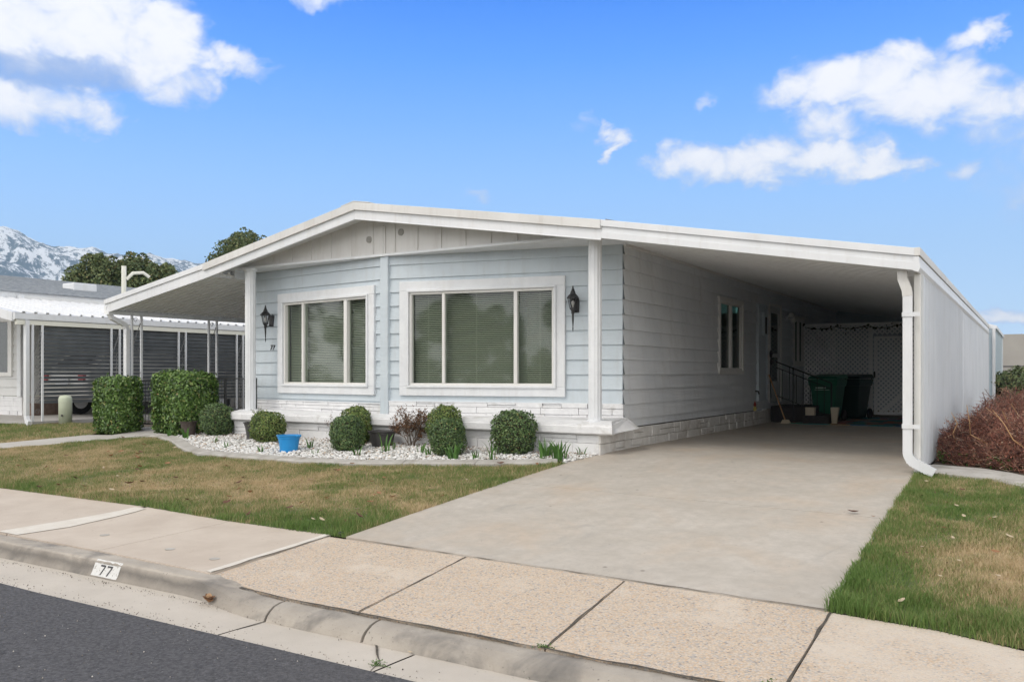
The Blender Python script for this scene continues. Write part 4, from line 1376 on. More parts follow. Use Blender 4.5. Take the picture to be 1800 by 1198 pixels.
def scroll_post(x, y, zb, zt, axis, parent, m, gap=0.20, r=0.018):
    ax, ay = axis
    mb = MB()
    for s in (-0.5, 0.5):
        cx, cy = x + ax * gap * s, y + ay * gap * s
        mb.box(cx - r, cx + r, cy - r, cy + r, zb, zt)
    p = mb.build('post', m, parent)
    o = MB(); z = zt - 0.06
    k = 0
    while z > zb + 0.3:
        o.tube(spiral(x - ax * .02, y - ay * .02, z - 0.03, 0.05, 1.3, axis, 1), 0.005, 4)
        seg = 0.42
        o.tube([(x + ax * gap * .38, y + ay * gap * .38, z - .09), (x - ax * gap * .38, y - ay * gap * .38, z - .09 - seg)], 0.009, 4)
        o.tube(spiral(x, y, z - 0.60, 0.06, 1.3, axis, -1, PI), 0.005, 4)
        o.tube(spiral(x, y, z - 0.80, 0.06, 1.3, axis, 1, 0), 0.005, 4)
        z -= 0.92; k += 1
    o.build('scroll', M['scrolliron'], p)
    return p


for y in (10.05, 11.8, 13.55, 15.3, 17.05, 18.8):
    scroll_post(-14.42, y, 0.05, 2.17, (0, 1), house, M['white'])

# ------------------------------------------------------------------ wall lanterns and numbers
def lantern(W, t, zc, label):
    """zc: top of finial"""
    bx = W.p(t, 0.15, 0); x, y = bx[0], bx[1]
    fx = W.p(t, 0, 0)
    root = thing('wall_lantern', label, 'lamp', (fx[0], fx[1], zc - 0.4), 'matching black lanterns on the front wall')
    mb = MB()
    mb.lathe(x, y, [(0.004, 0), (0.014, -0.02), (0.010, -0.035), (0.022, -0.05), (0.020, -0.06), (0.034, -0.085), (0.040, -0.11), (0.075, -0.145), (0.088, -0.165), (0.088, -0.175)], 8, zc)
    mb.build('cap', M['black'], root)
    mb = MB()
    for k in range(6):
        a = 2 * PI * (k + .5) / 6
        mb.tube([(x + 0.070 * math.cos(a), y + 0.070 * math.sin(a), zc - .172), (x + 0.040 * math.cos(a), y + 0.040 * math.sin(a), zc - .315)], 0.0045, 4)
    mb.lathe(x, y, [(0.045, -0.30), (0.046, -0.318), (0.030, -0.335), (0.020, -0.36), (0.026, -0.37), (0.017, -0.39), (0.014, -0.47), (0.006, -0.57), (0.010, -0.58), (0.003, -0.63)], 8, zc)
    mb.build('frame', M['black'], root)
    mb = MB(); mb.lathe(x, y, [(0.067, -0.175), (0.038, -0.312)], 6, zc); mb.build('glass', M['lampglass'], root)
    mb = MB(); mb.lathe(x, y, [(0.006, -0.20), (0.020, -0.215), (0.024, -0.24), (0.012, -0.275), (0.010, -0.305)], 10, zc); mb.build('bulb', M['bulb'], root, smooth=True)
    mb = MB(); W.box(mb, t - 0.055, t + 0.055, 0.005, 0.045, zc - .36, zc - .17); mb.build('back_plate', M['black'], root, bevel=0.006)
    mb = MB(); mb.tube([W.p(t, 0.04, zc - .33), W.p(t, 0.07, zc - .355), W.p(t, 0.11, zc - .36), W.p(t, 0.15, zc - .35)], 0.010, 6); mb.build('bracket', M['black'], root)


lantern(WL, 0.36 + .13, 2.235, 'black wall lantern to the left of the narrower picture window, above the house number')
lantern(WR, 2.848 + .10, 2.275, 'black wall lantern between the wider picture window and the right white column')


def seven(mb, P, x, z, w, h, th, slant=0.0, o0=0.0, o1=0.004):
    """a stencilled 7; P(t, o, z)"""
    def hx(q):
        mb.hexa([P(q[0][0], o1, q[0][1]), P(q[1][0], o1, q[1][1]), P(q[1][0], o0, q[1][1]), P(q[0][0], o0, q[0][1]), P(q[3][0], o1, q[3][1]), P(q[2][0], o1, q[2][1]), P(q[2][0], o0, q[2][1]), P(q[3][0], o0, q[3][1])])
    sl_ = lambda zz: slant * (zz - z)
    hx([(x + sl_(z + h - th), z + h - th), (x + w + sl_(z + h - th), z + h - th), (x + w + sl_(z + h), z + h), (x + sl_(z + h), z + h)])
    hx([(x + w * .25, z), (x + w * .25 + th * 1.1, z), (x + w + sl_(z + h - th), z + h - th), (x + w - th * 1.1 + sl_(z + h - th), z + h - th)])


num = thing('house_number', 'small dark house number 77 in slanted digits below the left lantern', 'house number', WL.p(0.53, 0, 1.50))
for k in range(2):
    mb = MB(); seven(mb, WL.p, 0.445 + 0.068 * k, 1.475, 0.050, 0.085, 0.015, 0.28, 0.02, 0.033)
    # serif at the left of the bar
    mb.build('digit', M['numgrey'], num)

# number painted on the curb
cn = thing('curb_number', 'white rectangle with black stencilled 77 painted on the curb face', 'number', (-6.04, 3.96, -0.43))


def curbP(t, o, z):
    pr = curb_profile(t)
    for (ya, za_), (yb, zb_) in zip(pr[3:], pr[4:]):
        if zb_ <= z <= za_ + 1e-6 or (yb, zb_) == pr[-1]:
            u = (z - za_) / (zb_ - za_) if zb_ != za_ else 0
            return (t, ya + (yb - ya) * u - o, z)
    return (t, pr[3][0] - o, z)


mb = MB(); NXP = 12
for a in range(NXP):
    t0_, t1_ = -6.205 + .32 * a / NXP, -6.205 + .32 * (a + 1) / NXP
    for (z0_, z1_) in ((-.476, -.455), (-.455, -.43), (-.43, -.40), (-.40, -.388)):
        mb.quad(curbP(t0_, .003, z0_), curbP(t1_, .003, z0_), curbP(t1_, .003, z1_), curbP(t0_, .003, z1_))
    A_, B_ = curb_profile(t0_), curb_profile(t1_)
    mb.quad((t0_, A_[4][0] - .003, -.388), (t1_, B_[4][0] - .003, -.388), (t1_, B_[3][0] - .001, B_[3][1] + .003), (t0_, A_[3][0] - .001, A_[3][1] + .003))
mb.build('painted_plate', M['whitepaint'], cn)
for k in range(2):
    mb = MB(); seven(mb, curbP, -6.115 + 0.085 * k, -0.464, 0.058, 0.070, 0.011, 0.0, 0.0045, 0.0065); mb.build('digit', M['darkpaint'], cn)


# ------------------------------------------------------------------ foliage
def leaf_quads(P, size, nrm=None, flat=0.5):
    """P (n,3) centres -> diamond leaves, orientation random, partly facing nrm"""
    n = len(P)
    d = nrng.normal(size=(n, 3)); d /= np.linalg.norm(d, axis=1)[:, None]
    if nrm is not None:
        d = d * flat + nrm; d /= np.linalg.norm(d, axis=1)[:, None]
    r = nrng.normal(size=(n, 3))
    a = np.cross(d, r); a /= np.linalg.norm(a, axis=1)[:, None]
    b = np.cross(d, a)
    s = (size * nrng.uniform(0.6, 1.25, n))[:, None]
    V = np.empty((n, 4, 3))
    V[:, 0] = P - a * s * .5; V[:, 1] = P + b * s * .28 + d * s * .06; V[:, 2] = P + a * s * .5; V[:, 3] = P - b * s * .28 + d * s * .06
    F = np.arange(n)[:, None] * 4 + np.array([[0, 1, 2, 3]])
    return V.reshape(-1, 3), F


def shrub(name, label, cat, x, y, z, sx, sy, h, m, n, leaf, power=2.6, group=None, top_flat=1.0, lump=0.07, parts=True):
    root = thing(name, label, cat, (x, y, z), group)
    u = nrng.normal(size=(n, 3)); u /= np.linalg.norm(u, axis=1)[:, None]
    e = (np.abs(u) ** power).sum(1) ** (-1 / power)
    S = u * e[:, None]
    lumpv = np.array([1 + lump * noise.noise(Vector((float(a[0]) * 2.6 + x, float(a[1]) * 2.6, float(a[2]) * 2.6 + y))) + 0.6 * lump * noise.noise(Vector((float(a[0]) * 8 + x, float(a[1]) * 8, float(a[2]) * 8))) for a in S])
    depth = 1 - np.abs(nrng.normal(0, 0.06, n)) + nrng.uniform(0, .035, n)
    depth = depth + (nrng.random(n) < .03) * nrng.uniform(.03, .14, n)
    S2 = S * (lumpv * depth)[:, None]
    half = np.array([sx / 2, sy / 2, h / 2])
    P = S2 * half + np.array([x, y, z + h / 2 + 0.01])
    nr = S / half; nr /= np.linalg.norm(nr, axis=1)[:, None]
    V, F = leaf_quads(P, leaf, nr, 0.9)
    raw('foliage', V, F, m, root)
    # opaque core, shade between the leaves put into its dark colour
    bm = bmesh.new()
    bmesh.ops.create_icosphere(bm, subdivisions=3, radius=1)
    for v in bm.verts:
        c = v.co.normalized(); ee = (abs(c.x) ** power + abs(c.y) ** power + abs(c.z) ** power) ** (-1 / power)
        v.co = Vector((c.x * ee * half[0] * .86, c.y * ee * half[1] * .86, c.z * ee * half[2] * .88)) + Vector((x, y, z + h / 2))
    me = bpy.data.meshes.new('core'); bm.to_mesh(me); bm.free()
    finish(me, 'shade_core', M['core'], root, True, recalc=False)
    mb = MB()
    for k in range(4):
        a = rnd.uniform(0, 2 * PI)
        mb.tube([(x + .03 * math.cos(a), y + .03 * math.sin(a), z - .02), (x + .1 * math.cos(a), y + .1 * math.sin(a), z + h * .4)], 0.012, 5)
    mb.build('stem', M['bark'], root)
    return root


shrub('hedge', 'square-clipped green hedge block left of the black gate post', 'hedge', -14.17, 9.50, 0.0, 0.74, 0.62, 0.98, M['hedge'], 11000, 0.062, 6, 'clipped hedge blocks beside the gate', lump=0.10)
shrub('hedge', 'larger square-clipped green hedge block right of the gate post, beside the brown tub', 'hedge', -12.66, 9.78, 0.02, 0.96, 0.80, 1.05, M['hedge'], 15000, 0.062, 6, 'clipped hedge blocks beside the gate', lump=0.10)
GB = 'rounded clipped shrubs in the gravel bed'
for (x, y, w, d, h, m_, pw, lab) in [
    (-11.66, 9.62, .52, .50, .54, 'box', 2.5, 'blue-green round clipped shrub nearest the hedge, beside the brown tub'),
    (-10.09, 9.30, .50, .48, .475, 'boxy', 2.6, 'round clipped shrub just left of the blue pot'),
    (-8.19, 9.00, .44, .44, .50, 'box', 2.6, 'front round shrub of the pair between the blue pot and dark grey tub'),
    (-8.56, 9.60, .46, .40, .55, 'boxy', 2.5, 'yellow-green round shrub half hidden behind the front shrub, left of the dark grey tub'),
    (-6.55, 9.12, .42, .42, .49, 'box', 2.8, 'upright oval clipped shrub in front of a wider yellow-green one'),
    (-6.93, 9.58, .48, .42, .60, 'boxy', 2.5, 'wide yellow-green round shrub behind the upright oval one, below the wider window'),
    (-5.77, 9.50, .56, .48, .57, 'box', 2.9, 'largest dark green ball shrub, at the right end of the bed by the leafy irises')]:
    shrub('boxwood_ball', lab, 'shrub', x, y, zg(y), w, d, h, M[m_], 6500, 0.030, pw, GB, lump=.15)


def twig_tree(name, label, cat, x, y, z, h, nstem, spread, m, r0=0.012, leaves=0, leaf=0.03, lm=None, depth=3, seed=1, group=None, trunk=0.0):
    R = random.Random(seed)
    root = thing(name, label, cat, (x, y, z), group)
    mb = MB(); tips = []

    def grow(p, d, L, r, lev):
        pts = [p]; q = p
        for i in range(3):
            d = (d + Vector((R.gauss(0, .16), R.gauss(0, .16), R.gauss(0.05, .10)))).normalized()
            q = q + d * L / 3; pts.append(q)
            if lev <= 1: tips.append((q.copy(), d.copy()))
        mb.tube(pts, [r, r * .85, r * .7, r * .5], 4 if lev < depth else 5, cap=False)
        if lev > 0:
            for k in range(R.choice((2, 3, 3))):
                st = pts[R.choice((1, 2, 3))]
                nd = (d + Vector((R.gauss(0, .45), R.gauss(0, .45), R.gauss(0.1, .25)))).normalized()
                grow(st, nd, L * R.uniform(.55, .8), r * .55, lev - 1)

    for k in range(nstem):
        a = 2 * PI * k / nstem + R.uniform(-.4, .4)
        d = Vector((math.cos(a) * spread, math.sin(a) * spread, 1)).normalized()
        grow(Vector((x + 0.03 * math.cos(a), y + .03 * math.sin(a), z + trunk)), d, h * 0.45, r0, depth)
    if trunk: mb.tube([(x, y, z), (x, y, z + trunk)], [r0 * 1.6, r0 * 1.2], 8)
    mb.build('branches' if trunk else 'twigs', m, root)
    if leaves:
        idx = [R.randrange(len(tips)) for _ in range(leaves)]
        P = np.array([tips[i][0] for i in idx]) + nrng.normal(0, leaf * .5, (leaves, 3))
        V, F = leaf_quads(P, leaf)
        raw('leaves', V, F, lm, root)
    return root


twig_tree('dead_shrub', 'upright dead brown shrub with shrivelled leaves below the centre seam of the wall', 'shrub', -7.52, 9.60, 0.0, 0.62, 9, 0.20, M['bark'], 0.008, 2200, 0.032, M['deadleaf'], 3, 5)
twig_tree('dead_plant', 'thin leggy dead plant between the blue pot and the front round shrub', 'shrub', -8.98, 9.62, 0.02, 0.50, 4, 0.16, M['bark'], 0.005, 160, 0.025, M['deadleaf'], 2, 8)
twig_tree('twiggy_plant', 'thin twiggy plant with sparse leaves standing in the hidden dark pot', 'shrub', -10.50, 9.55, 0.20, 0.38, 7, 0.35, M['bark'], 0.005, 260, 0.025, M['boxy'], 2, 12)


def iris(label, x, y, n, h, seed):
    R = random.Random(seed); z = zg(y) + 0.01
    root = thing('iris_clump', label, 'plant', (x, y, z), 'young spiky leaf clumps in the gravel')
    mb = MB()
    for k in range(n):
        a = R.uniform(0, 2 * PI); rr = R.uniform(0, 0.02 + 0.012 * math.sqrt(n)); px_, py_ = x + rr * math.cos(a), y + rr * math.sin(a)
        hh = h * R.uniform(.55, 1.05); ln = R.uniform(.08, .55) * hh; w = 0.020 * (h / .2) ** .5
        da = a + R.gauss(0, .5); b = R.uniform(0, PI); wx, wy = w / 2 * math.cos(b), w / 2 * math.sin(b)
        lx, ly = math.cos(da) * ln, math.sin(da) * ln
        pts = [(0, 1), (.35, 1.1), (.7, .8)]
        vs = []
        for u, ws in pts:
            cx, cy, cz = px_ + lx * u * u, py_ + ly * u * u, z + hh * (u * (1.25 - .25 * u))
            vs += [(cx - wx * ws, cy - wy * ws, cz), (cx + wx * ws, cy + wy * ws, cz)]
        vs.append((px_ + lx, py_ + ly, z + hh * .98))
        mb.add(vs, [(0, 1, 3, 2), (2, 3, 5, 4), (4, 5, 6)])
    mb.build('leaves', M['iris'], root)


for i, (x, y, n, h, lab) in enumerate([
    (-5.22, 9.38, 22, 0.26, 'tall spiky iris clump directly right of the largest ball shrub'),
    (-4.95, 9.24, 34, 0.26, 'widest spiky iris clump, at the driveway end of the gravel bed'),
    (-4.86, 9.66, 10, 0.14, 'small iris shoots at the corner of the foundation by the driveway'),
    (-6.28, 8.86, 16, 0.24, 'iris clump at the foot of the upright oval shrub, nearest the edging'),
    (-6.02, 8.98, 9, 0.15, 'low iris shoots just right of the clump at the foot of the oval shrub'),
    (-5.75, 8.94, 8, 0.26, 'narrow tall iris shoot between the oval shrub and the largest ball shrub'),
    (-6.78, 9.02, 8, 0.15, 'small dark iris shoots left of the upright oval shrub'),
    (-7.75, 8.72, 12, 0.15, 'iris clump at the foot of the front round shrub by the dark grey tub'),
    (-7.55, 9.05, 8, 0.28, 'broad leaning leaves right of the front round shrub, against the dark grey tub'),
    (-7.05, 9.18, 6, 0.17, 'two-leaved shoot in open gravel below the dead brown shrub'),
    (-7.62, 9.32, 5, 0.14, 'tiny green shoot left of the dead brown shrub base'),
    (-8.92, 8.98, 10, 0.18, 'green shoots between the blue pot and the front round shrub'),
    (-9.32, 8.46, 9, 0.14, 'low green shoots just in front of the blue pot, near the edging'),
    (-10.30, 8.66, 7, 0.13, 'two small green shoots in front of the shrub left of the blue pot'),
    (-10.95, 9.0, 7, 0.13, 'small green shoots in the gravel in front of the blue-green shrub'),
    (-11.92, 9.22, 11, 0.22, 'green shoots between the brown tub and the blue-green ball shrub'),
    (-12.30, 9.20, 9, 0.20, 'green shoots at the foot of the larger hedge block, by the path'),
    (-6.15, 9.60, 6, 0.17, 'small shoots behind, just left of the largest ball shrub'),
    (-8.45, 8.62, 6, 0.10, 'tiny shoots beside the edging between the blue pot and front shrub')]):
    iris(lab, x, y, n, h, 100 + i)


# pots
def pot(name, label, x, y, z, r, h, m, handles=False, rim=0.02, fill=True, sq=1.0):
    root = thing(name, label, 'pot', (x, y, z))
    mb = MB()
    mb.lathe(0, 0, [(r * .72, 0), (r * .78, h * .3), (r * .90, h * .78), (r * .91, h * .80), (r * .95, h * .82), (r * .97, h * .93), (r * 1.04, h * .95), (r * 1.06, h), (r * .96, h), (r * .90, h * .80), (r * .70, 0.02)], 28)
    mb.v = [(x + a * sq, y + b, z + c) for a, b, c in mb.v]
    mb.build('bowl', m, root, smooth=False)
    if fill:
        s = MB(); s.lathe(x, y, [(r * .85 * min(sq, 1), h * .74), (r * .4, h * .80)], 20, z); s.build('soil', M['soil'], root)
    if handles:
        hm = MB()
        for sgn in (-1, 1):
            hm.hexa([(x + sgn * r * 1.0, y - .04, z + h - .018), (x + sgn * (r * 1.06 + .03), y - .04, z + h - .018), (x + sgn * (r * 1.06 + .03), y + .04, z + h - .018), (x + sgn * r * 1.0, y + .04, z + h - .018), (x + sgn * r * 1.0, y - .04, z + h - .002), (x + sgn * (r * 1.06 + .03), y - .04, z + h - .002), (x + sgn * (r * 1.06 + .03), y + .04, z + h - .002), (x + sgn * r * 1.0, y + .04, z + h - .002)])
        hm.build('handle', m, root)
    return root


pot('planter_pot', 'bright blue plastic pot standing on the white gravel', -9.04, 8.72, -0.055, 0.165, 0.255, M['bluepot'], True)
pot('planter_pot', 'dark grey tub partly behind the round shrubs, right of the front one', -7.98, 9.50, 0.0, 0.20, 0.25, M['darkpot'])
pot('planter_pot', 'dark pot mostly hidden behind the shrub left of the blue pot', -10.58, 9.50, -0.0, 0.19, 0.30, M['darkpot'])
pot('planter_pot', 'worn brown round tub between the larger hedge and the blue-green ball shrub', -12.12, 9.42, 0.01, 0.135, 0.26, M['brownpot'])

# utility pedestal
ped = thing('utility_pedestal', 'short pale green utility pedestal with rounded top on the far lawn', 'utility box', (-16.9, 10.15, 0.05))
mb = MB(); mb.lathe(-16.9, 10.15, [(0.125, 0.0), (0.128, 0.50), (0.120, 0.54), (0.095, 0.57), (0.03, 0.585)], 24, 0.05); mb.build('casing', M['pedestal'], ped, smooth=True)
mb = MB(); mb.lathe(-16.9, 10.15, [(0.133, 0.44), (0.133, 0.455)], 24, 0.05); mb.build('seam_ring', M['pedestal'], ped)
mb = MB(); mb.box(-16.84, -16.80, 10.02, 10.035, 0.20, 0.24); mb.build('lock', M['darkpot'], ped)

# iron gate and railing left of the house
gate = thing('iron_gate', 'black iron gate between the two clipped hedge blocks', 'gate', (-14.5, 10.4, 0.05))
mb = MB()
for k in range(8): mb.tube([(-14.35 + k * .1, 9.90, 0.14), (-14.35 + k * .1, 9.90, 0.93)], 0.007, 4)
mb.build('picket', M['black'], gate)
mb = MB(); mb.box(-14.37, -13.62, 9.885, 9.915, 0.92, 0.95); mb.box(-14.37, -13.62, 9.885, 9.915, 0.14, 0.165); mb.box(-13.645, -13.62, 9.884, 9.916, .12, .95); mb.box(-14.40, -14.372, 9.885, 9.915, .12, .95); mb.build('gate_frame', M['black'], gate)
mb = MB(); mb.box(-13.605, -13.555, 9.86, 9.91, 0.0, 1.0); mb.lathe(-13.58, 9.885, [(0.03, 1.0), (0.032, 1.015), (0.012, 1.04)], 8); mb.build('gate_post', M['black'], gate)
rail = thing('iron_railing', 'black iron railing between the larger hedge block and the left white column', 'railing', (-12.7, 10.15, 0.43))
mb = MB()
x = -13.4
while x < -11.3:
    mb.tube([(x, 10.13, 0.45), (x, 10.13, 0.98)], 0.007, 4); x += 0.105
mb.build('picket', M['black'], rail)
mb = MB(); mb.box(-13.5, -11.28, 10.115, 10.145, 0.975, 0.998); mb.box(-13.5, -11.28, 10.115, 10.145, 0.44, 0.46); mb.build('rail', M['black'], rail)
mb = MB()
for xx in (-12.05, -11.29): mb.box(xx - .014, xx + .014, 10.11, 10.15, 0.05, 1.0)
mb.build('rail_post', M['black'], rail)
# raised porch slab edge below the railing
mb = MB(); mb.box(-12.4, -11.43, 9.95, 10.2, 0.0, 0.43); mb.build('porch_wall', M['stone'], house, bevel=0.008)

# black cushioned chair low behind railing is not readable; a dark planter stands there
pot('planter_pot', 'dark pot standing behind the iron railing on the side porch', -12.5, 11.6, 0.05, 0.22, 0.5, M['darkpot'])

# ------------------------------------------------------------------ neighbour's home on the left
NX, NWX = -17.4, -20.2
nb = thing('neighbour_home', 'white neighbouring home with grey shingle roof and a slat-screened carport', 'house', (-22, 14, 0.05))
NF = Wall((-34, 11.1), (NWX, 11.1)); NS = Wall((NWX, 11.1), (NWX, 28))
nwo = (NF.L - 2.6, NF.L - 0.42, 1.05, 2.35)
siding(MB(), NF, 0, NF.L, 0.55, 2.9, 0.2, 0.55, [nwo]).build('front_wall', M['neighwall'], nb)
siding(MB(), NS, 0, NS.L, 0.55, 2.9, 0.2, 0.55).build('side_wall', M['neighwall'], nb)
mb = MB(); stones(mb, NF, 0, NF.L, 0.0, 0.54, 5, 0.02, 0.25, 0.5); mb.build('skirting', M['stone'], nb)
mb = MB(); stones(mb, NS, 0, NS.L, 0.0, 0.54, 5, 0.02, 0.25, 0.5); mb.build('skirting', M['block'], nb)
mb = MB(); mb.box(-20.0, -19.86, 11.1, 12.1, 0.06, 0.38); mb.build('brick_planter', M['brick'], nb)
mb = MB(); NF.frame(mb, nwo[0] - .04, nwo[1] + .04, nwo[2] - .04, nwo[3] + .04, 0.09, 0, .06); NF.box(mb, NF.L - .55, NF.L - .47, 0, .055, nwo[2], nwo[3])
nw = mb.build('window', M['vinyl'], nb)
mb = MB(); NF.box(mb, nwo[0], nwo[1], 0.0, 0.01, nwo[2], nwo[3]); mb.build('pane', M['darkglass'], nw)
mb = MB(); NF.box(mb, nwo[0], nwo[1], -0.06, -0.04, nwo[2], nwo[3]); mb.build('shade', M['greenblind'], nw)
mb = MB(); NF.box(mb, NF.L - .13, NF.L + .03, -.02, 0.07, 0.54, 2.9); mb.build('corner_post', M['trim'], nb, bevel=.005)
mb = MB(); mb.box(-34, NX + .02, 9.75, 28, -0.1, 0.095); mb.build('slab', M['slab'], nb)
# carport roof of corrugated metal, seen from above the eave
mb = MB(); y = 9.4; prof = []
while y < 28:
    prof += [(y, 0.0), (y + .16, 0.0), (y + .175, .035), (y + .215, .035), (y + .23, 0)]; y += 0.245
for (ya, oa), (yb, ob) in zip(prof, prof[1:]):
    mb.quad((NX - .02, ya, 2.30 + oa), (NX - .02, yb, 2.30 + ob), (-20.7, yb, 2.90 + ob), (-20.7, ya, 2.90 + oa))
cr = mb.build('carport_roof', M['white'], nb)
md = cr.modifiers.new('solid', 'SOLIDIFY'); md.thickness = 0.01
mb = MB(); mb.prism([(NX - .04, 2.29), (NX + .05, 2.29), (NX + .05, 2.17), (NX + .02, 2.15), (NX - .04, 2.15)], lambda x, z: (x, 9.38, z), lambda x, z: (x, 28, z)); mb.build('gutter', M['white'], nb)
mb = MB(); mb.box(NX - .03, NX + .03, 9.42, 28, 2.06, 2.148); mb.build('beam', M['cream'], nb)
mb = MB(); mb.hexa([(-20.7, 9.36, 2.72), (NX - .03, 9.36, 2.12), (NX - .03, 9.42, 2.12), (-20.7, 9.42, 2.72), (-20.7, 9.36, 2.93), (NX - .03, 9.36, 2.31), (NX - .03, 9.42, 2.31), (-20.7, 9.42, 2.93)])
mb.hexa([(-27.5, 9.36, 4.06), (-20.7, 9.36, 2.72), (-20.7, 9.42, 2.72), (-27.5, 9.42, 4.06), (-27.5, 9.36, 4.26), (-20.7, 9.36, 2.93), (-20.7, 9.42, 2.93), (-27.5, 9.42, 4.26)])
mb.build('fascia', M['white'], nb, bevel=.005)
mb = MB(); mb.hexa([(-20.45, 9.43, 2.84), (-20.35, 9.43, 2.84), (-20.35, 28, 2.84), (-20.45, 28, 2.84), (-20.45, 9.43, 3.0), (-20.35, 9.43, 3.0), (-20.35, 28, 3.0), (-20.45, 28, 3.0)]); mb.build('eave_fascia', M['white'], nb)
mb = MB()
R_ = []
for i in range(14):   # shingle courses as shallow steps
    xa_ = -20.3 - i * 0.50; xb_ = xa_ - 0.52
    z_ = 3.0 + (-20.3 - xa_) * 0.16
    mb.hexa([(xb_, 9.43, z_ + .05), (xa_, 9.43, z_ - .02), (xa_, 28.2, z_ - .02), (xb_, 28.2, z_ + .05), (xb_, 9.43, z_ + .083), (xa_, 9.43, z_ + .018), (xa_, 28.2, z_ + .018), (xb_, 28.2, z_ + .083)])
mb.build('roof', M['shingle'], nb)
mb = MB(); mb.box(-23.3, -22.75, 13.9, 14.6, 3.38, 3.60); mb.build('roof_vent', M['white'], nb, bevel=.03)
mb = MB(); mb.tube([(-21.0, 14.25, 2.95), (-21.0, 14.25, 3.98)], 0.062, 10); mb.tube([(-20.96, 14.3, 3.62), (-20.90, 14.45, 3.80), (-20.80, 14.7, 3.83), (-20.75, 14.85, 3.72)], 0.045, 8)
mb.build('vent_pipe', M['cream'], nb)
mb = MB(); rect_tube(mb, [(NX + .03, 9.62, 2.15), (NX + .03, 9.62, 0.22), (NX + .10, 9.60, 0.12), (NX + .26, 9.55, 0.07)], 0.10, 0.07); mb.build('downspout', M['white'], nb)
for i in range(8): scroll_post(NX + .02, 9.85 + 1.74 * i, 0.09, 2.07, (0, 1), nb, M['white'])
# dark slat screens hung behind the posts
for i in range(5):
    mb = MB()
    y0_, y1_ = 9.95 + 1.74 * i, 9.95 + 1.74 * (i + 1)
    z = 0.45
    while z < 2.05:
        mb.add([(NX - .10, y0_, z), (NX - .10, y1_ - .01, z), (NX - .065, y1_ - .01, z + .068), (NX - .065, y0_, z + .068)], [(0, 1, 2, 3)])
        z += 0.084
    mb.build('slat_screen', M['screen'], nb)
mb = MB(); mb.box(-20.1, NX, 24.0, 24.1, 0.1, 2.3); mb.build('carport_end_wall', M['neighwall'], nb)

# car parked in the neighbour's carport behind the slats
car = thing('parked_car', 'pale car parked behind the dark slats of the neighbouring carport', 'car', (-18.85, 13.5, 0.1))
prof = [(11.30, .45), (11.26, .75), (11.32, 1.02), (11.42, 1.08), (11.85, 1.42), (12.3, 1.52), (13.4, 1.50), (14.2, 1.12), (15.5, 0.98), (15.75, .8), (15.78, .45), (15.3, .32), (11.7, .32)]
mb = MB()
for (s0, s1) in ((-19.72, -17.98),):
    n_ = len(prof)
    vs = []
    for k, xx in enumerate((s0, s0 + .10, s1 - .10, s1)):
        for (y_, z_) in prof:
            inset = 0.16 * max(0, z_ - 1.05) / .45 if k in (0, 3) else 0
            vs.append((xx + (inset if k == 0 else -inset if k == 3 else 0), y_ + (0.05 if k in (0, 3) and y_ < 11.5 else 0), 0.095 + z_ - (0.03 if k in (0, 3) and z_ > 1.3 else 0)))
    fs = [tuple(range(n_ - 1, -1, -1)), tuple(range(3 * n_, 4 * n_))]
    for k in range(3):
        for i in range(n_):
            j = (i + 1) % n_; fs.append((k * n_ + i, k * n_ + j, (k + 1) * n_ + j, (k + 1) * n_ + i))
    mb.add(vs, fs)
mb.build('body', M['carpaint'], car, bevel=.03)
mb = MB(); mb.add([(-19.50, 11.43, 1.22), (-18.20, 11.43, 1.22), (-18.32, 11.80, 1.50), (-19.38, 11.80, 1.50)], [(0, 1, 2, 3)])
mb.v = [(a, b - .02, c + .01) for a, b, c in mb.v]; mb.build('rear_window', M['darkpot'], car)
for xx in (-19.66, -18.24):
    mb = MB(); mb.box(xx, xx + .2, 11.24, 11.32, 0.88, 1.08); mb.build('tail_light', M['redlens'], car, bevel=.01)
for xx in (-19.7, -18.2):
    for yy in (12.1, 15.0):
        mb = MB(); mb.prism([(0.31 * math.cos(2 * PI * k / 20), 0.31 * math.sin(2 * PI * k / 20)) for k in range(20)], lambda a, b: (xx, yy + a, .41 + b), lambda a, b: (xx + .2, yy + a, .41 + b))
        wh = mb.build('wheel', M['rubber'], car)
        mb = MB(); mb.prism([(0.18 * math.cos(2 * PI * k / 16), 0.18 * math.sin(2 * PI * k / 16)) for k in range(16)], lambda a, b: (xx - .005, yy + a, .41 + b), lambda a, b: (xx + .205, yy + a, .41 + b)); mb.build('rim', M['white'], wh)
mb = MB(); mb.box(-19.1, -18.6, 11.235, 11.27, 0.80, 0.95); mb.build('number_plate', M['white'], car)

# ------------------------------------------------------------------ inside the carport
# lattice screen with a door
LY_ = 21.2


def lattice(mb, x0, x1, z0, z1, y, pitch=0.075, w=0.034):
    """crossed diagonal laths clipped to the rectangle"""
    def clip(c, s):
        # line z = s*(x) + c inside rect
        pts = []
        for x in (x0, x1):
            z = s * x + c
            if z0 <= z <= z1: pts.append((x, z))
        for z in (z0, z1):
            x = (z - c) / s
            if x0 < x < x1: pts.append((x, z))
        return pts[:2] if len(pts) >= 2 else None
    for s, yy in ((1, y), (-1, y + .008)):
        c = (z0 - max(s * x0, s * x1)); cend = z1 - min(s * x0, s * x1)
        while c < cend:
            p = clip(c, s)
            if p and math.dist(*p) > .03:
                (xa_, za_), (xb_, zb_) = p
                hw = w / 2 * math.sqrt(2)
                mb.hexa([(xa_, yy, za_ - hw), (xb_, yy, zb_ - hw), (xb_, yy + .006, zb_ - hw), (xa_, yy + .006, za_ - hw), (xa_, yy, za_ + hw), (xb_, yy, zb_ + hw), (xb_, yy + .006, zb_ + hw), (xa_, yy + .006, za_ + hw)])
            c += pitch * math.sqrt(2)


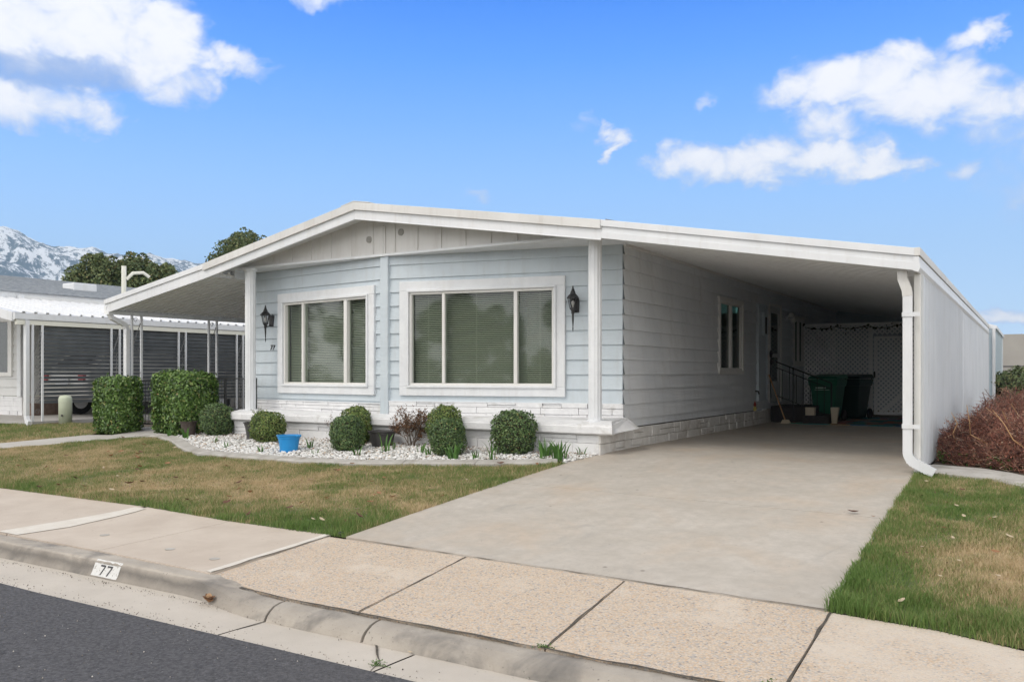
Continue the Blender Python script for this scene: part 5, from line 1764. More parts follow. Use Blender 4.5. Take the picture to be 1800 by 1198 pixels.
lat = thing('lattice_screen', 'white diagonal lattice partition across the back of the carport', 'lattice screen', (-3.6, LY_, 0.05))
mb = MB(); lattice(mb, -4.70, -3.22, 0.12, 2.22, LY_); mb.build('lattice_panel', M['lattice'], lat)
mb = MB(); lattice(mb, -3.16, -1.05, 1.98, 2.22, LY_); mb.build('lattice_panel', M['lattice'], lat)
mb = MB(); lattice(mb, -3.14, -1.12, 0.16, 1.90, LY_ - .01); dr = mb.build('lattice_door', M['lattice'], lat)
mb = MB()
F_ = Wall((-4.7, LY_ - .02), (-1.05, LY_ - .02))
F_.box(mb, 0, 1.5, 0, .03, .06, .13); F_.box(mb, 0, 3.65, 0, .03, 2.19, 2.25); F_.box(mb, 1.47, 1.55, 0, .035, .06, 2.19)
mb.build('lattice_frame', M['lattice'], lat)
mb = MB(); F_.frame(mb, 1.58, 3.60, .13, 1.93, .05, 0.012, .035)
mb.hexa([(-3.05, LY_ - .045, .17), (-2.95, LY_ - .045, .17), (-2.95, LY_ - .03, .17), (-3.05, LY_ - .03, .17), (-1.22, LY_ - .045, 1.88), (-1.12, LY_ - .045, 1.88), (-1.12, LY_ - .03, 1.88), (-1.22, LY_ - .03, 1.88)])
mb.build('door_brace', M['lattice'], dr)
mb = MB(); mb.box(-3.13, -3.09, LY_ - .06, LY_ - .045, .98, 1.12); mb.build('latch', M['black'], dr)
mb = MB(); mb.hexa([(-4.75, 25.35, .06), (-1.01, 25.35, .06), (-1.01, 25.4, .06), (-4.75, 25.4, .06), (-4.75, 25.35, 2.93), (-1.01, 25.35, 2.29), (-1.01, 25.4, 2.29), (-4.75, 25.4, 2.93)]); mb.build('storage_back_wall', M['siding'], house)
# dark ivy garland over the lattice
mb = MB()
gv = thing('ivy_garland', 'dark ivy garland draped along the top of the lattice partition', 'garland', (-3.2, LY_ - .06, 2.2))
pts = [(-4.66 + i * .12, LY_ - .07, 2.18 - .06 * abs(math.sin(i * .55))) for i in range(30)]
mb.tube(pts, .007, 4); mb.build('vine', M['core'], gv)
P = np.array([p for p in pts for _ in range(2)]) + nrng.normal(0, .035, (60, 3)) * np.array([1, .4, 1])
V, F = leaf_quads(P, 0.075, np.tile([0, -1.0, 0.2], (60, 1)), .5); raw('leaves', V, F, M['core'], gv)

# rug
mb = MB()
n_ = 26
pp = []
for i in range(n_ + 1): pp.append((-4.20 + 3.15 * i / n_, 17.6 + .05 * noise.noise(Vector((i * .8, 0, 0)))))
for i in range(n_, -1, -1): pp.append((-4.20 + 3.15 * i / n_, 20.95 + .03 * noise.noise(Vector((i * .8, 3, 0)))))
mb.prism(pp, lambda x, y: (x, y, .063), lambda x, y: (x, y, .078))
tag(mb.build('rug', M['rug'], None), 'multicoloured woven rug on the carport floor before the lattice', 'rug')

# steps with railing
st = thing('entry_steps', 'dark carpeted steps with a black iron handrail below the side door', 'steps', (-4.2, 18.7, 0.06))
mb = MB(); mb.box(-4.66, -3.85, 18.0, 19.15, 0.06, 0.40); mb.build('landing', M['carpet'], st, bevel=.01)
mb = MB(); mb.box(-4.66, -3.85, 19.16, 19.5, .06, .23); mb.box(-3.845, -3.5, 18.0, 19.15, .06, .23); mb.build('step', M['carpet'], st, bevel=.01)
mb = MB()
A_, B_ = Vector((-4.55, 17.98, 0)), Vector((-3.45, 17.98, 0))
za0, za1, zb0, zb1 = 1.32, .62, .88, .20
mb.tube([(A_.x, A_.y, za0), (B_.x, B_.y, zb0)], .014, 6); mb.tube([(A_.x, A_.y, za0 - .12), (B_.x, B_.y, zb0 - .12)], .010, 6); mb.tube([(A_.x, A_.y, za1), (B_.x, B_.y, zb1)], .010, 6)
mb.tube([(B_.x, B_.y, zb0), (B_.x, B_.y, .06)], .018, 6); mb.tube([(A_.x + .35, A_.y, za0 - .12), (A_.x + .35, A_.y, .06)], .014, 6)
mb.build('handrail', M['black'], st)
mb = MB()
for k in range(1, 8):
    u = k / 8; xx = A_.x + (B_.x - A_.x) * u
    mb.tube([(xx, A_.y, za0 + (zb0 - za0) * u - (.12 if k % 2 else 0)), (xx, A_.y, za1 + (zb1 - za1) * u)], .007, 4)
mb.build('baluster', M['black'], st)


# wheelie bins
def wheelie(label, x, y, m, rot):
    root = thing('wheelie_bin', label, 'bin', (0, 0, 0), None)
    mb = MB()
    b0, b1 = (0.20, 0.22), (0.28, 0.33)
    mb.hexa([(-b0[0], -b0[1], .04), (b0[0], -b0[1], .04), (b0[0], b0[1], .04), (-b0[0], b0[1], .04), (-b1[0], -b1[1], 0.86), (b1[0], -b1[1], .86), (b1[0], b1[1], .86), (-b1[0], b1[1], .86)])
    mb.hexa([(-.285, -.335, .74), (.285, -.335, .74), (.285, .335, .74), (-.285, .335, .74), (-.31, -.36, .89), (.31, -.36, .89), (.31, .36, .89), (-.31, .36, .89)])
    mb.build('body', m, root, bevel=.02)
    mb = MB(); mb.hexa([(-.32, -.38, .895), (.32, -.38, .895), (.32, .40, .905), (-.32, .40, .905), (-.28, -.33, .955), (.28, -.33, .955), (.28, .36, 1.0), (-.28, .36, 1.0)])
    mb.build('lid', m, root, bevel=.02)
    mb = MB(); mb.tube([(-.24, .40, .90), (-.24, .46, .93), (.24, .46, .93), (.24, .40, .90)], .016, 6); mb.build('handle', m, root)
    for s in (-.28, .24):
        mb = MB(); mb.prism([(.12 * math.cos(2 * PI * k / 16), .12 * math.sin(2 * PI * k / 16)) for k in range(16)], lambda a, b: (s, .26 + a, .12 + b), lambda a, b: (s + .04, .26 + a, .12 + b)); mb.build('wheel', M['rubber'], root)
    if m is M['binA']:
        mb = MB(); mb.box(-.14, .02, -.330, -.326, .70, .725); mb.box(-.16, .14, -.322, -.318, .665, .675)
        mb.box(.03, .07, -.330, -.326, .70, .725)
        mb.v = [(a, b - .02, c) for a, b, c in mb.v]
        mb.build('print', M['palemark'], root)
    root.location = (x, y, .06); root.rotation_euler = (0, 0, rot)


wheelie('green wheeled rubbish bin with pale print, nearest the steps in the carport', -3.72, 19.0, M['binA'], -0.12)
wheelie('darker wheeled rubbish bin standing behind the green one by the lattice', -3.42, 20.25, M['binB'], -0.25)

# broom, boxes, figurine, lamp
br = thing('broom', 'broom with a light wooden handle leaning on the side wall by the steps', 'broom', (-4.35, 17.75, .06))
mb = MB(); mb.tube([(-4.28, 17.66, .12), (-4.66, 17.85, 1.05)], .013, 6); mb.build('handle', M['wood'], br)
mb = MB(); mb.hexa([(-4.36, 17.58, .062), (-4.16, 17.60, .062), (-4.16, 17.66, .062), (-4.36, 17.64, .062), (-4.33, 17.62, .14), (-4.21, 17.64, .14), (-4.21, 17.67, .14), (-4.33, 17.66, .14)]); mb.build('bristles', M['card'], br)
bx = thing('cream_box', 'small cream box sitting on the top of the dark steps', 'box', (-3.7, 17.9, .23))
mb = MB(); mb.box(-3.92, -3.74, 17.80, 17.93, .23, .38); mb.build('carton', M['card'], bx, bevel=.006)
mb = MB(); mb.box(-3.925, -3.735, 17.795, 17.935, .375, .392); mb.build('lid', M['card'], bx)
mb = MB(); mb.box(-3.95, -3.45, 17.7, 17.99, .06, .228); tag(mb.build('storage_crate', M['carpet'], None, bevel=.01), 'dark low crate at the foot of the steps holding a cream box', 'crate')
bt = thing('wall_tin', 'tall narrow cream tin standing on the floor beside the dark crate', 'tin', (-3.38, 17.9, .06))
mb = MB(); mb.hexa([(-3.42, 17.85, .078), (-3.33, 17.85, .078), (-3.33, 17.95, .078), (-3.42, 17.95, .078), (-3.44, 17.83, .40), (-3.29, 17.83, .40), (-3.29, 17.97, .40), (-3.44, 17.97, .40)]); mb.build('can', M['card'], bt, bevel=.006)
fg = thing('garden_figurine', 'tiny red and yellow figurine on the block ledge along the side wall', 'figurine', (-4.66, 16.9, .34))
mb = MB(); mb.lathe(-4.685, 16.9, [(0.03, 0), (0.035, .05), (0.02, .09)], 8, .335); mb.build('torso', M['yellow'], fg)
mb = MB(); mb.lathe(-4.685, 16.9, [(0.022, .09), (0.03, .12), (0.02, .15), (0.004, .20)], 8, .335); mb.build('head', M['fabricred'], fg)
sl_ = thing('security_light', 'twin-bulb white security light high on the side wall beside the door', 'lamp', (-4.72, 19.6, 2.35))
mb = MB(); mb.tube([WS.p(yo(19.6), .02, 2.32), WS.p(yo(19.6), .07, 2.32)], .06, 12); mb.build('base', M['white'], sl_)
for q, zq in ((-.12, 2.38), (.06, 2.26)):
    mb = MB(); mb.tube([WS.p(yo(19.6) + q * .3, .07, 2.32), WS.p(yo(19.6) + q, .14, zq)], .022, 8)
    mb.lathe(WS.p(yo(19.6) + q, .17, 0)[0], WS.p(yo(19.6) + q, .17, 0)[1], [(.02, -.06), (.06, -.03), (.065, .01), (.045, .05), (.01, .062)], 12, zq)
    mb.build('bulb', M['bulb'], sl_, smooth=True)
mbx = thing('wall_ornament', 'black iron wall ornament hanging left of the side door', 'ornament', (-4.7, 18.0, 1.4))
mb = MB(); mb.tube(spiral(-4.66, 18.02, 1.47, .09, 2, (0, 1)), .014, 5); mb.tube(spiral(-4.66, 18.02, 1.30, .06, 2, (0, 1)), .012, 5); mb.build('scroll', M['black'], mbx)
mb = MB(); mb.tube([(-4.66, 18.02, 1.45), (-4.67, 18.0, .95), (-4.66, 18.02, .55)], .012, 5); mb.build('rod', M['black'], mbx)

# ------------------------------------------------------------------ behind, right
sh = thing('garden_shed', 'pale blue metal shed just behind the ribbed carport wall', 'shed', (-2.6, 29, .05))
mb = MB(); y = 25.75
prof = []
while y < 32.4: prof += [(y, 0), (y + .25, 0), (y + .28, .02), (y + .36, .02), (y + .39, 0)]; y += .42
for (ya, oa), (yb, ob) in zip(prof, prof[1:]):
    mb.quad((-0.86 + oa, ya, .05), (-0.86 + oa, yb, .05), (-0.86 + oa, yb, 2.25), (-0.86 + oa, ya, 2.25))
mb.box(-4.7, -.9, 25.7, 32.3, .05, 2.25); mb.build('wall', M['shed'], sh)
mb = MB(); mb.prism([(-4.9, 2.25), (-.80, 2.25), (-.80, 2.33), (-2.8, 2.85), (-4.9, 2.33)], lambda x, z: (x, 25.68, z), lambda x, z: (x, 32.5, z)); mb.build('roof', M['wallpanel'], sh)
mb = MB(); mb.box(-.90, -.83, 25.66, 25.74, .05, 2.26); mb.box(-.90, -.83, 32.3, 32.4, .05, 2.26); mb.build('corner_trim', M['white'], sh)

gwl = thing('boundary_wall', 'long grey concrete boundary wall behind the shrubs at far right', 'wall', (4, 46, 0))
mb = MB(); mb.box(-2, 40, 46, 46.25, -.2, 2.9); mb.build('panel', M['greywall'], gwl)
mb = MB()
for k in range(14): mb.box(-2 + k * 3, -1.75 + k * 3, 45.9, 46.35, -.2, 2.95)
mb.build('pier', M['greywall'], gwl)
cf = thing('chain_fence', 'dark chain-link fence rail in front of the grey wall at far right', 'fence', (3, 38, 0))
mb = MB(); mb.tube([(-1.2, 38, 1.35), (30, 38, 1.35)], .035, 6)
mb.build('top_rail', M['fencemesh'], cf)
mb = MB()
for k in range(12): mb.tube([(-1.2 + k * 2.6, 38, 0), (-1.2 + k * 2.6, 38, 1.38)], .03, 6)
mb.build('fence_post', M['fencemesh'], cf)
mb = MB()
for k in range(260):
    xx = -1.2 + k * .07
    for s in (-1, 1):
        mb.tube([(xx, 38 + .005 * s, .05), (xx + s * 1.3, 38 + .005 * s, 1.35)], .0035, 3, cap=False)
mb.build('mesh', M['fencemesh'], cf)
shrub('evergreen_bush', 'dark green loose bush beyond the red-brown hedge near the shed corner', 'shrub', 0.2, 26.5, .05, 2.6, 2.0, 1.15, M['juniper'], 9000, .09, 2.2, lump=.3)
shrub('evergreen_bush', 'olive green bush in front of the grey boundary wall at far right', 'shrub', 1.7, 30.5, .05, 2.2, 2.0, 1.1, M['boxy'], 8000, .09, 2.2, lump=.3)
twig_tree('bare_tree', 'nearly bare thin tree with a few orange-brown leaves at the right edge', 'tree', 0.75, 22.0, .05, 1.35, 3, .30, M['bark'], .016, 300, .06, M['dryleaf'], 4, 31, trunk=.4)


def barberry(label, clumps, n, seed, xmin, lo):
    """dense thicket of fine upright red-brown twigs"""
    R = np.random.default_rng(seed)
    cx0, cy0 = clumps[0][0], clumps[0][1]
    root = thing('barberry_hedge', label, 'hedge', (cx0, cy0, .05), 'red-brown thickets beside the carport wall')
    VS, FS = [], []
    tot = 0
    LV = []
    for (cx, cy, rx, ry, h) in clumps:
        m_ = int(n * rx * ry)
        a = R.uniform(0, 2 * PI, m_); rr = np.sqrt(R.uniform(0, 1, m_))
        x = cx + rx * rr * np.cos(a); y = cy + ry * rr * np.sin(a)
        env = np.sqrt(np.clip(1 - rr ** 2.5, 0.12, 1))
        nz = np.array([noise.noise(Vector((float(p) * 2.2, float(q) * 2.2, 4))) for p, q in zip(x, y)])
        ht = h * env * (0.86 + .5 * nz)
        # twig segments: each starts inside the thicket and points up and outwards
        z0 = .05 + ht * R.uniform(.0, .92, m_)
        L = R.uniform(.05, .17, m_)
        d = np.stack([R.normal(0, .8, m_) + .4 * (x - cx) / rx, R.normal(0, .8, m_) + .4 * (y - cy) / ry, R.uniform(-.1, 1.1, m_)], 1); d /= np.linalg.norm(d, axis=1)[:, None]
        P0 = np.stack([x, y, z0], 1); mid = P0 + d * L[:, None] * .5 + R.normal(0, .022, (m_, 3)); P2 = P0 + d * L[:, None]
        s = np.cross(d, R.normal(size=(m_, 3))); s /= np.linalg.norm(s, axis=1)[:, None]; s2 = np.cross(d, s)
        w = R.uniform(.0018, .0045, m_)[:, None]
        V = np.stack([P0 - s * w, P0 + s * w, P0 + s2 * w * 1.4, mid - s * w * .8, mid + s * w * .8, mid + s2 * w, P2], 1)
        V[:, :, 0] = np.maximum(V[:, :, 0], xmin)
        b = np.arange(m_)[:, None] * 7 + tot
        for q in ([0, 1, 4], [0, 4, 3], [1, 2, 5], [1, 5, 4], [2, 0, 3], [2, 3, 5], [3, 4, 6], [4, 5, 6], [5, 3, 6]): FS.append(b + q)
        VS.append(V.reshape(-1, 3)); tot += m_ * 7
        k = R.random(m_) < .9
        lp = mid[k] + R.normal(0, .02, (k.sum(), 3)); lp[:, 0] = np.maximum(lp[:, 0], xmin + .01); LV.append(lp)
    raw('twigs', np.concatenate(VS), np.concatenate(FS), M['barberry'], root)
    V, F = leaf_quads(np.concatenate(LV), .024); raw('leaves', V, F, M['barberry'], root)
    # a few long bare stems
    mb = MB()
    for (cx, cy, rx, ry, h) in clumps:
        for _ in range(int(7 * rx * ry) + 2):
            a = R.uniform(0, 2 * PI); px_, py_ = cx + rx * .7 * math.cos(a), cy + ry * .7 * math.sin(a)
            pts = [(max(px_, xmin + .03), py_, .1)]
            for i in range(4): pts.append((max(pts[-1][0] + R.normal(0, .07), xmin + .03), pts[-1][1] + R.normal(-.03, .08), pts[-1][2] + h * R.uniform(.15, .30)))
            mb.tube(pts, [.009, .007, .006, .005, .003], 5, cap=False)
    mb.build('stems', M['wood'] if lo else M['bark'], root)


barberry('low front red-brown thicket beside the downspout at the driveway end', [(-0.45, 11.3, .52, .75, .62), (0.25, 10.85, .75, .80, .68), (1.2, 10.6, .7, .8, .72)], 26000, 5, -.95, True)
barberry('taller rear red-brown thicket halfway along the ribbed carport wall', [(-0.2, 14.2, .62, 1.3, .82), (0.8, 13.4, .9, 1.4, .90), (.0, 17.3, .7, 1.6, .86)], 15000, 6, -.95, False)


def groundcover():
    n = 14000
    x = nrng.uniform(-.92, 2.2, n); y = nrng.uniform(9.9, 11.2, n)
    k = (y > 10.38 - np.clip(x + .45, 0, 9) * .55) & (y < 11.2 - .1 * x)
    k &= np.array([noise.noise(Vector((float(a) * 3, float(b) * 3, 1))) > -.12 for a, b in zip(x, y)])
    x, y = x[k], y[k]; n = len(x)
    P = np.stack([x, y, np.interp(y, ZY, ZZ) + nrng.uniform(.02, .15, n)], 1)
    V, F = leaf_quads(P, .035)
    tag(raw('ground_cover', V, F, M['weed']), 'low green weeds growing under the red-brown hedge', 'weeds', kind='stuff')


groundcover()

# ------------------------------------------------------------------ background trees
def conifer(name, label, x, y, h, r, n, m, leaf, seed, z0=.0, nsub=30, group=None, lowfrac=.1):
    R = np.random.default_rng(seed)
    root = thing(name, label, 'tree', (x, y, z0), group)
    PP = []
    for k in range(nsub):      # upright tufts spread through the crown
        a = R.uniform(0, 2 * PI); u = R.uniform(lowfrac, 1.0)
        env = math.sqrt(max(.03, 1 - ((u - .35) / .66) ** 2))
        rr = r * env * math.sqrt(R.uniform(.25, 1)); cx, cy = x + rr * math.cos(a), y + rr * math.sin(a)
        cz = z0 + h * u; th = h * R.uniform(.14, .24); tr = r * R.uniform(.26, .42)
        m_ = n // nsub
        q = R.uniform(0, 1, m_); a2 = R.uniform(0, 2 * PI, m_); r2 = tr * (q + .03) ** .35 * (1 - q) ** .45 * 1.25 * np.sqrt(R.uniform(.15, 1, m_))
        zz_ = cz - th * .75 + q * th
        PP.append(np.stack([cx + r2 * np.cos(a2), cy + r2 * np.sin(a2), zz_], 1))
    P = np.concatenate(PP)
    V, F = leaf_quads(P, leaf); raw('crown', V, F, m, root)
    mb = MB(); mb.tube([(x, y, z0), (x + .1, y, z0 + h * .5), (x, y, z0 + h * .9)], [r * .09, r * .06, r * .015], 8)
    for k in range(7):
        a = k * 2.4; zz2 = z0 + h * (.2 + .09 * k)
        mb.tube([(x, y, zz2), (x + r * .6 * math.cos(a), y + r * .6 * math.sin(a), zz2 + h * .1)], [r * .035, r * .01], 5)
    mb.build('trunk', M['bark'], root)


TG = 'dark evergreen trees beyond the neighbouring roof'
for i, (x, y, h, r, lab) in enumerate([
    (-42.2, 27.0, 7.1, 2.0, 'leftmost dense evergreen tree rising over the grey shingle roof'),
    (-44.0, 29.4, 7.3, 1.9, 'evergreen tree second from the left behind the grey roof, lower and wider'),
    (-41.5, 28.9, 7.3, 2.0, 'evergreen tree behind the white vent pipe, among the tallest of the row'),
    (-40.5, 29.6, 7.0, 1.9, 'evergreen tree just right of the vent pipe'),
    (-39.6, 30.3, 6.2, 1.6, 'rightmost evergreen of the row, partly behind the blue home roof')]):
    conifer('evergreen_tree', lab, x, y, h, r, 26000, M['juniper'], .20, 40 + i, nsub=90, group=TG)
conifer('spruce_tree', 'tiny distant spruce tip poking above the grey roof far left', -45.2, 26.2, 5.1, .35, 1500, M['juniper'], .25, 60, nsub=12)
conifer('evergreen_tree', 'spiky evergreen crown showing above the left roof slope of the blue home', -39.2, 34.5, 9.0, 2.9, 40000, M['juniper'], .17, 61, nsub=170, lowfrac=.45)


# ------------------------------------------------------------------ across the street (seen in the window glass)
opp = thing('opposite_home', 'low white gabled home reflected in the picture windows', 'house', (-44, -16, -.5))
WO = Wall((-12.5, -15), (-21.5, -15))
ox = -27.0
mb = MB(); mb.box(-21.5 + ox, -12.5 + ox, -24, -15, -.55, 2.2); mb.build('wall', M['neighwall'], opp)
mb = MB(); mb.prism([(-22.3 + ox, 2.1), (-11.7 + ox, 2.1), (-11.7 + ox, 2.25), (-17 + ox, 3.6), (-22.3 + ox, 2.25)], lambda x, z: (x, -14.4, z), lambda x, z: (x, -24.5, z)); mb.build('roof', M['white'], opp)
mb = MB(); mb.box(-16.5 + ox, -13.5 + ox, -15.02, -14.95, .4, 1.8); mb.box(-20.5 + ox, -18.5 + ox, -15.02, -14.95, .4, 1.8); mb.build('window', M['darkpot'], opp)
opp2 = thing('opposite_home', 'tan gabled home beside the white one, reflected in the wider window', 'house', (-2, -16, -.5))
mb = MB(); mb.box(-6, 5, -26, -16, -.55, 2.2); mb.build('wall', M['cream'], opp2)
mb = MB(); mb.prism([(-7, 2.1), (6, 2.1), (6, 2.25), (-.5, 3.7), (-7, 2.25)], lambda x, z: (x, -15.4, z), lambda x, z: (x, -26.5, z)); mb.build('roof', M['shingle'], opp2)
struct(sheet('opposite_lawn', [[(-60, -40), (30, -40), (30, -7.6), (-60, -7.6)]], 0.115, M['turf'], zf=lambda y: -.60))
conifer('street_tree', 'evergreen reflected in the wider picture window', 7.5, -17, 5.5, 2.0, 12000, M['juniper'], .2, 71, z0=-.5, nsub=40)
conifer('street_tree', 'second evergreen reflected behind the tan home', -8.0, -30, 7.0, 2.6, 12000, M['juniper'], .22, 72, z0=-.5, nsub=40)
conifer('street_tree', 'third evergreen reflected far behind the tan home', 12.0, -24, 7.0, 2.6, 12000, M['juniper'], .22, 73, z0=-.5, nsub=40)
for i, (x, y, h, r) in enumerate([(-14.5, -24, 6, 2.4), (-22, -30, 7, 2.6), (-11.5, -22, 5, 2.0), (-52, -28, 11, 4), (-60, -24, 10, 4), (-66, -18, 11, 4)]):
    conifer('street_tree', ['large', 'tall', 'small', 'broad', 'very broad', 'far'][i] + ' evergreen across the street, seen only as a reflection in the glass', x, y, h, r, 9000, M['juniper'], .28, 80 + i, z0=-.5, nsub=36)
twig_tree('street_tree', 'bare winter tree reflected in the narrower picture window', 'tree', -34.5, -9.5, -.5, 7.5, 5, .45, M['bark'], .10, depth=4, seed=21, trunk=1.6)


# ------------------------------------------------------------------ mountains
def mountains():
    ridge = [(-75, .125), (-68, .142), (-62.3, .1465), (-61.5, .1455), (-60.6, .137), (-59.5, .1318), (-58.3, .1318), (-57.5, .1310), (-56.4, .1265), (-55.5, .1254), (-54.8, .1278), (-54.4, .1300), (-53.5, .126), (-52.5, .1232), (-51.5, .1221), (-49.8, .1170), (-47.0, .1085), (-42.7, .0889), (-36, .06), (-28, .03), (-20, .012)]
    na, nr = 360, 90
    D = 3200.0
    vs = []
    for i in range(na + 1):
        az = -75 + 55 * i / na
        t = np.interp(az, [a for a, _ in ridge], [b for _, b in ridge])
        for j in range(nr + 1):
            u = j / nr
            dist = D - 1300 + 1300 * u if u <= 1 else D
            hmax = t * D
            f = u ** 1.25
            a_ = math.radians(az)
            x, y = dist * math.sin(a_), dist * math.cos(a_)
            rid = 1 - abs(noise.noise(Vector((x * .0035, y * .0035, 0)))) * 2
            det = noise.fractal(Vector((x * .006, y * .006, 1)), 1.0, 2.0, 5)
            z = hmax * f + (rid * 62 + det * 34) * math.sin(PI * min(1, u)) ** .8 * (hmax / 400) + (det * 5 + 9 * noise.fractal(Vector((x * .02, y * .02, 1)), 1, 2, 4)) * u * (hmax / 450)
            z = min(z, hmax * (0.25 + .8 * u) * 1.0 + 6)
            vs.append((x, y, max(z, -2)))
    vs = np.array(vs)
    i, j = np.meshgrid(np.arange(na), np.arange(nr), indexing='ij')
    a = (i * (nr + 1) + j).ravel()
    F = np.stack([a, a + nr + 1, a + nr + 2, a + 1], 1)
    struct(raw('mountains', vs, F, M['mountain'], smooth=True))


mountains()
# low distant hill at far right
mb = MB()
hp = []
for i in range(60):
    az = math.radians(-8 + 40 * i / 59)
    hp.append((1500 * math.sin(az), 1500 * math.cos(az), 26 + 16 * noise.noise(Vector((i * .15, 0, 5)))))
for a, b in zip(hp, hp[1:]):
    mb.quad((a[0] * .8, a[1] * .8, -1), (b[0] * .8, b[1] * .8, -1), b, a)
struct(mb.build('hills', M['greywall'], None))

# ------------------------------------------------------------------ small loose things
def leaf_mesh(seed, L):
    R = random.Random(seed); mb = MB()
    n_ = 6; curl = R.uniform(.15, .5) * L; pts = []
    for i in range(n_ + 1):
        u = i / n_; w = L * .30 * math.sin(PI * min(1, u * .93 + .05)) ** .8 * R.uniform(.8, 1.15)
        z = .008 + curl * (u - .5) ** 2 * 2
        pts.append(((u - .5) * L, -w, z + w * .5), ); pts.append(((u - .5) * L, 0, z)); pts.append(((u - .5) * L, w, z + w * .4))
    fs = []
    for i in range(n_):
        for k in range(2): fs.append((i * 3 + k, i * 3 + k + 1, (i + 1) * 3 + k + 1, (i + 1) * 3 + k))
    mb.add(pts, fs); return mb


protos = {}
for key, m_ in (('brown', M['dryleaf']), ('pale', M['paleleaf']), ('dark', M['darkleaf'])):
    o = leaf_mesh(hash(key) % 7 + len(key), .06).build('fallen_leaf', m_)
    protos[key] = o


def scatter(n, poly, bounds, label, group, keys, lo=.6, hi=1.3, dz=.03):
    c = 0; R = random.Random(n + int(bounds[0] * 10))
    while c < n:
        x, y = R.uniform(bounds[0], bounds[1]), R.uniform(bounds[2], bounds[3])
        if not inside(poly, np.array([x]), np.array([y]))[0]: continue
        k = R.choice(keys); o = protos[k].copy(); col.objects.link(o)
        o.location = (x, y, zg(y) + dz); o.rotation_euler = (R.uniform(-.4, .4), R.uniform(-.4, .4), R.uniform(0, 6.28)); s = R.uniform(lo, hi); o.scale = (s, s, s)
        adj = {'brown': 'brown', 'pale': 'pale tan', 'dark': 'dark brown'}[k]
        if '%s' in label and 'front lawn' in label:
            zy = 'near the sidewalk' if y < 6.4 else ('near the gravel bed' if y > 7.6 else 'in the middle')
            zx = 'left side' if x < -9.5 else ('right side' if x > -7 else 'centre')
            lb = '%s fallen leaf on the %s of the front lawn, %s' % (adj, zx, zy); gr = '%s leaves on the %s of the front lawn, %s' % (adj, zx, zy)
        elif 'gravel' in label:
            zx = 'left of the blue pot' if x < -9.2 else ('right of the dead shrub' if x > -7.6 else 'between blue pot and dead shrub')
            lb = 'small %s fallen leaf on the white gravel %s' % (adj, zx); gr = '%s leaves on the gravel %s' % (adj, zx)
        else:
            pl = ('near the street' if y < 6.5 else 'near the concrete strip' if y > 8 else 'midway along') if 'right of the driveway' in label else ''
            lb = (label % adj + (', ' + pl if pl else '')).replace('small ', ''); gr = group + ' (' + adj + ') ' + pl
        tag(o, lb, 'leaf', gr); c += 1


lawnLv = [(-13.2, 5.7), (-5.1, 5.6), (-4.95, 8.9), (-6.4, 8.4), (-8.2, 7.98), (-10.1, 7.98), (-11.8, 8.7), (-13.2, 8.9)]
scatter(70, lawnLv, (-13.2, -4.9, 5.6, 8.9), 'small %s fallen leaf lying on the front lawn', 'leaves fallen on the front lawn', ['brown', 'pale', 'dark', 'brown'], .9, 1.6)
scatter(12, [(-20, 5.8), (-14.7, 5.8), (-14.7, 9.6), (-20, 9.0)], (-20, -14.7, 5.8, 9.6), 'small %s fallen leaf lying on the far lawn beyond the path', 'leaves fallen on the far lawn', ['brown', 'pale'])
scatter(22, [(-.95, 5.4), (.6, 5.2), (.6, 9.0), (-.95, 9.5)], (-.95, .6, 5.2, 9.5), 'small %s fallen leaf in the grass right of the driveway', 'leaves fallen on the right lawn', ['brown', 'pale', 'pale', 'dark'], .5, 1.0, .04)
scatter(60, bed_in, (-12.2, -4.8, 8.3, 9.8), 'small %s fallen leaf lying on the white gravel', 'leaves fallen on the gravel', ['brown', 'dark', 'brown'], .5, .95, .045)
for key, (x, y, s, lab) in {'dark': (-1.30, 7.70, 1.3, 'dark brown leaf lying alone on the driveway near its right edge'),
                            'brown': (-1.13, 7.62, .55, 'small brown leaf at the right edge of the driveway by the grass'),
                            'pale': (-2.95, 3.75, .5, 'pale tan leaf lying in the gutter beside the rolled curb')}.items():
    o = protos[key]; o.location = (x, y, (zg(y) + .02) if y > 4 else -.475); o.scale = (s * 1.2, s, s); tag(o, lab, 'leaf')
# crumpled leaf against the curb
cl = thing('crumpled_leaf', 'crumpled orange-brown leaf lying against the curb in the gutter', 'leaf', (-4.75, 3.86, -.48))
mb = MB()
for k in range(5):
    q = leaf_mesh(200 + k, .11); a = k * 1.3; tl = .5 * (k - 2) * .5
    q.v = [(-4.75 + x * math.cos(a) - y * math.sin(a), 3.855 + (x * math.sin(a) + y * math.cos(a)) * .55, -.478 + z + abs(x) * .35 + .004 * k) for x, y, z in q.v]
    mb.add(q.v, q.f)
mb.build('blade', M['dryleaf'], cl)


def weed(label, x, y, z, r, n, seed):
    R = np.random.default_rng(seed); root = thing('weed', label, 'weed', (x, y, z))
    P = np.stack([x + R.normal(0, r, n), y + R.normal(0, r * .6, n), z + np.abs(R.normal(0, r * .45, n)) + .004], 1)
    V, F = leaf_quads(P, r * .55); raw('leaves', V, F, M['weed'], root)
    mb = MB()
    for p in P[:14]: mb.tube([(x, y, z), tuple(p)], .0015, 3)
    mb.build('stems', M['weed'], root)


weed('small green weed growing in the gutter crack beside the asphalt', -2.97, 3.50, -.475, .026, 45, 3)
weed('small grey-green weed in the crack between the apron and the rolled curb', -2.22, 3.97, -.385, .026, 50, 4)
weed('tuft of dead debris in the joint at the bottom edge of the apron', -1.02, 4.02, -.38, .03, 60, 5)
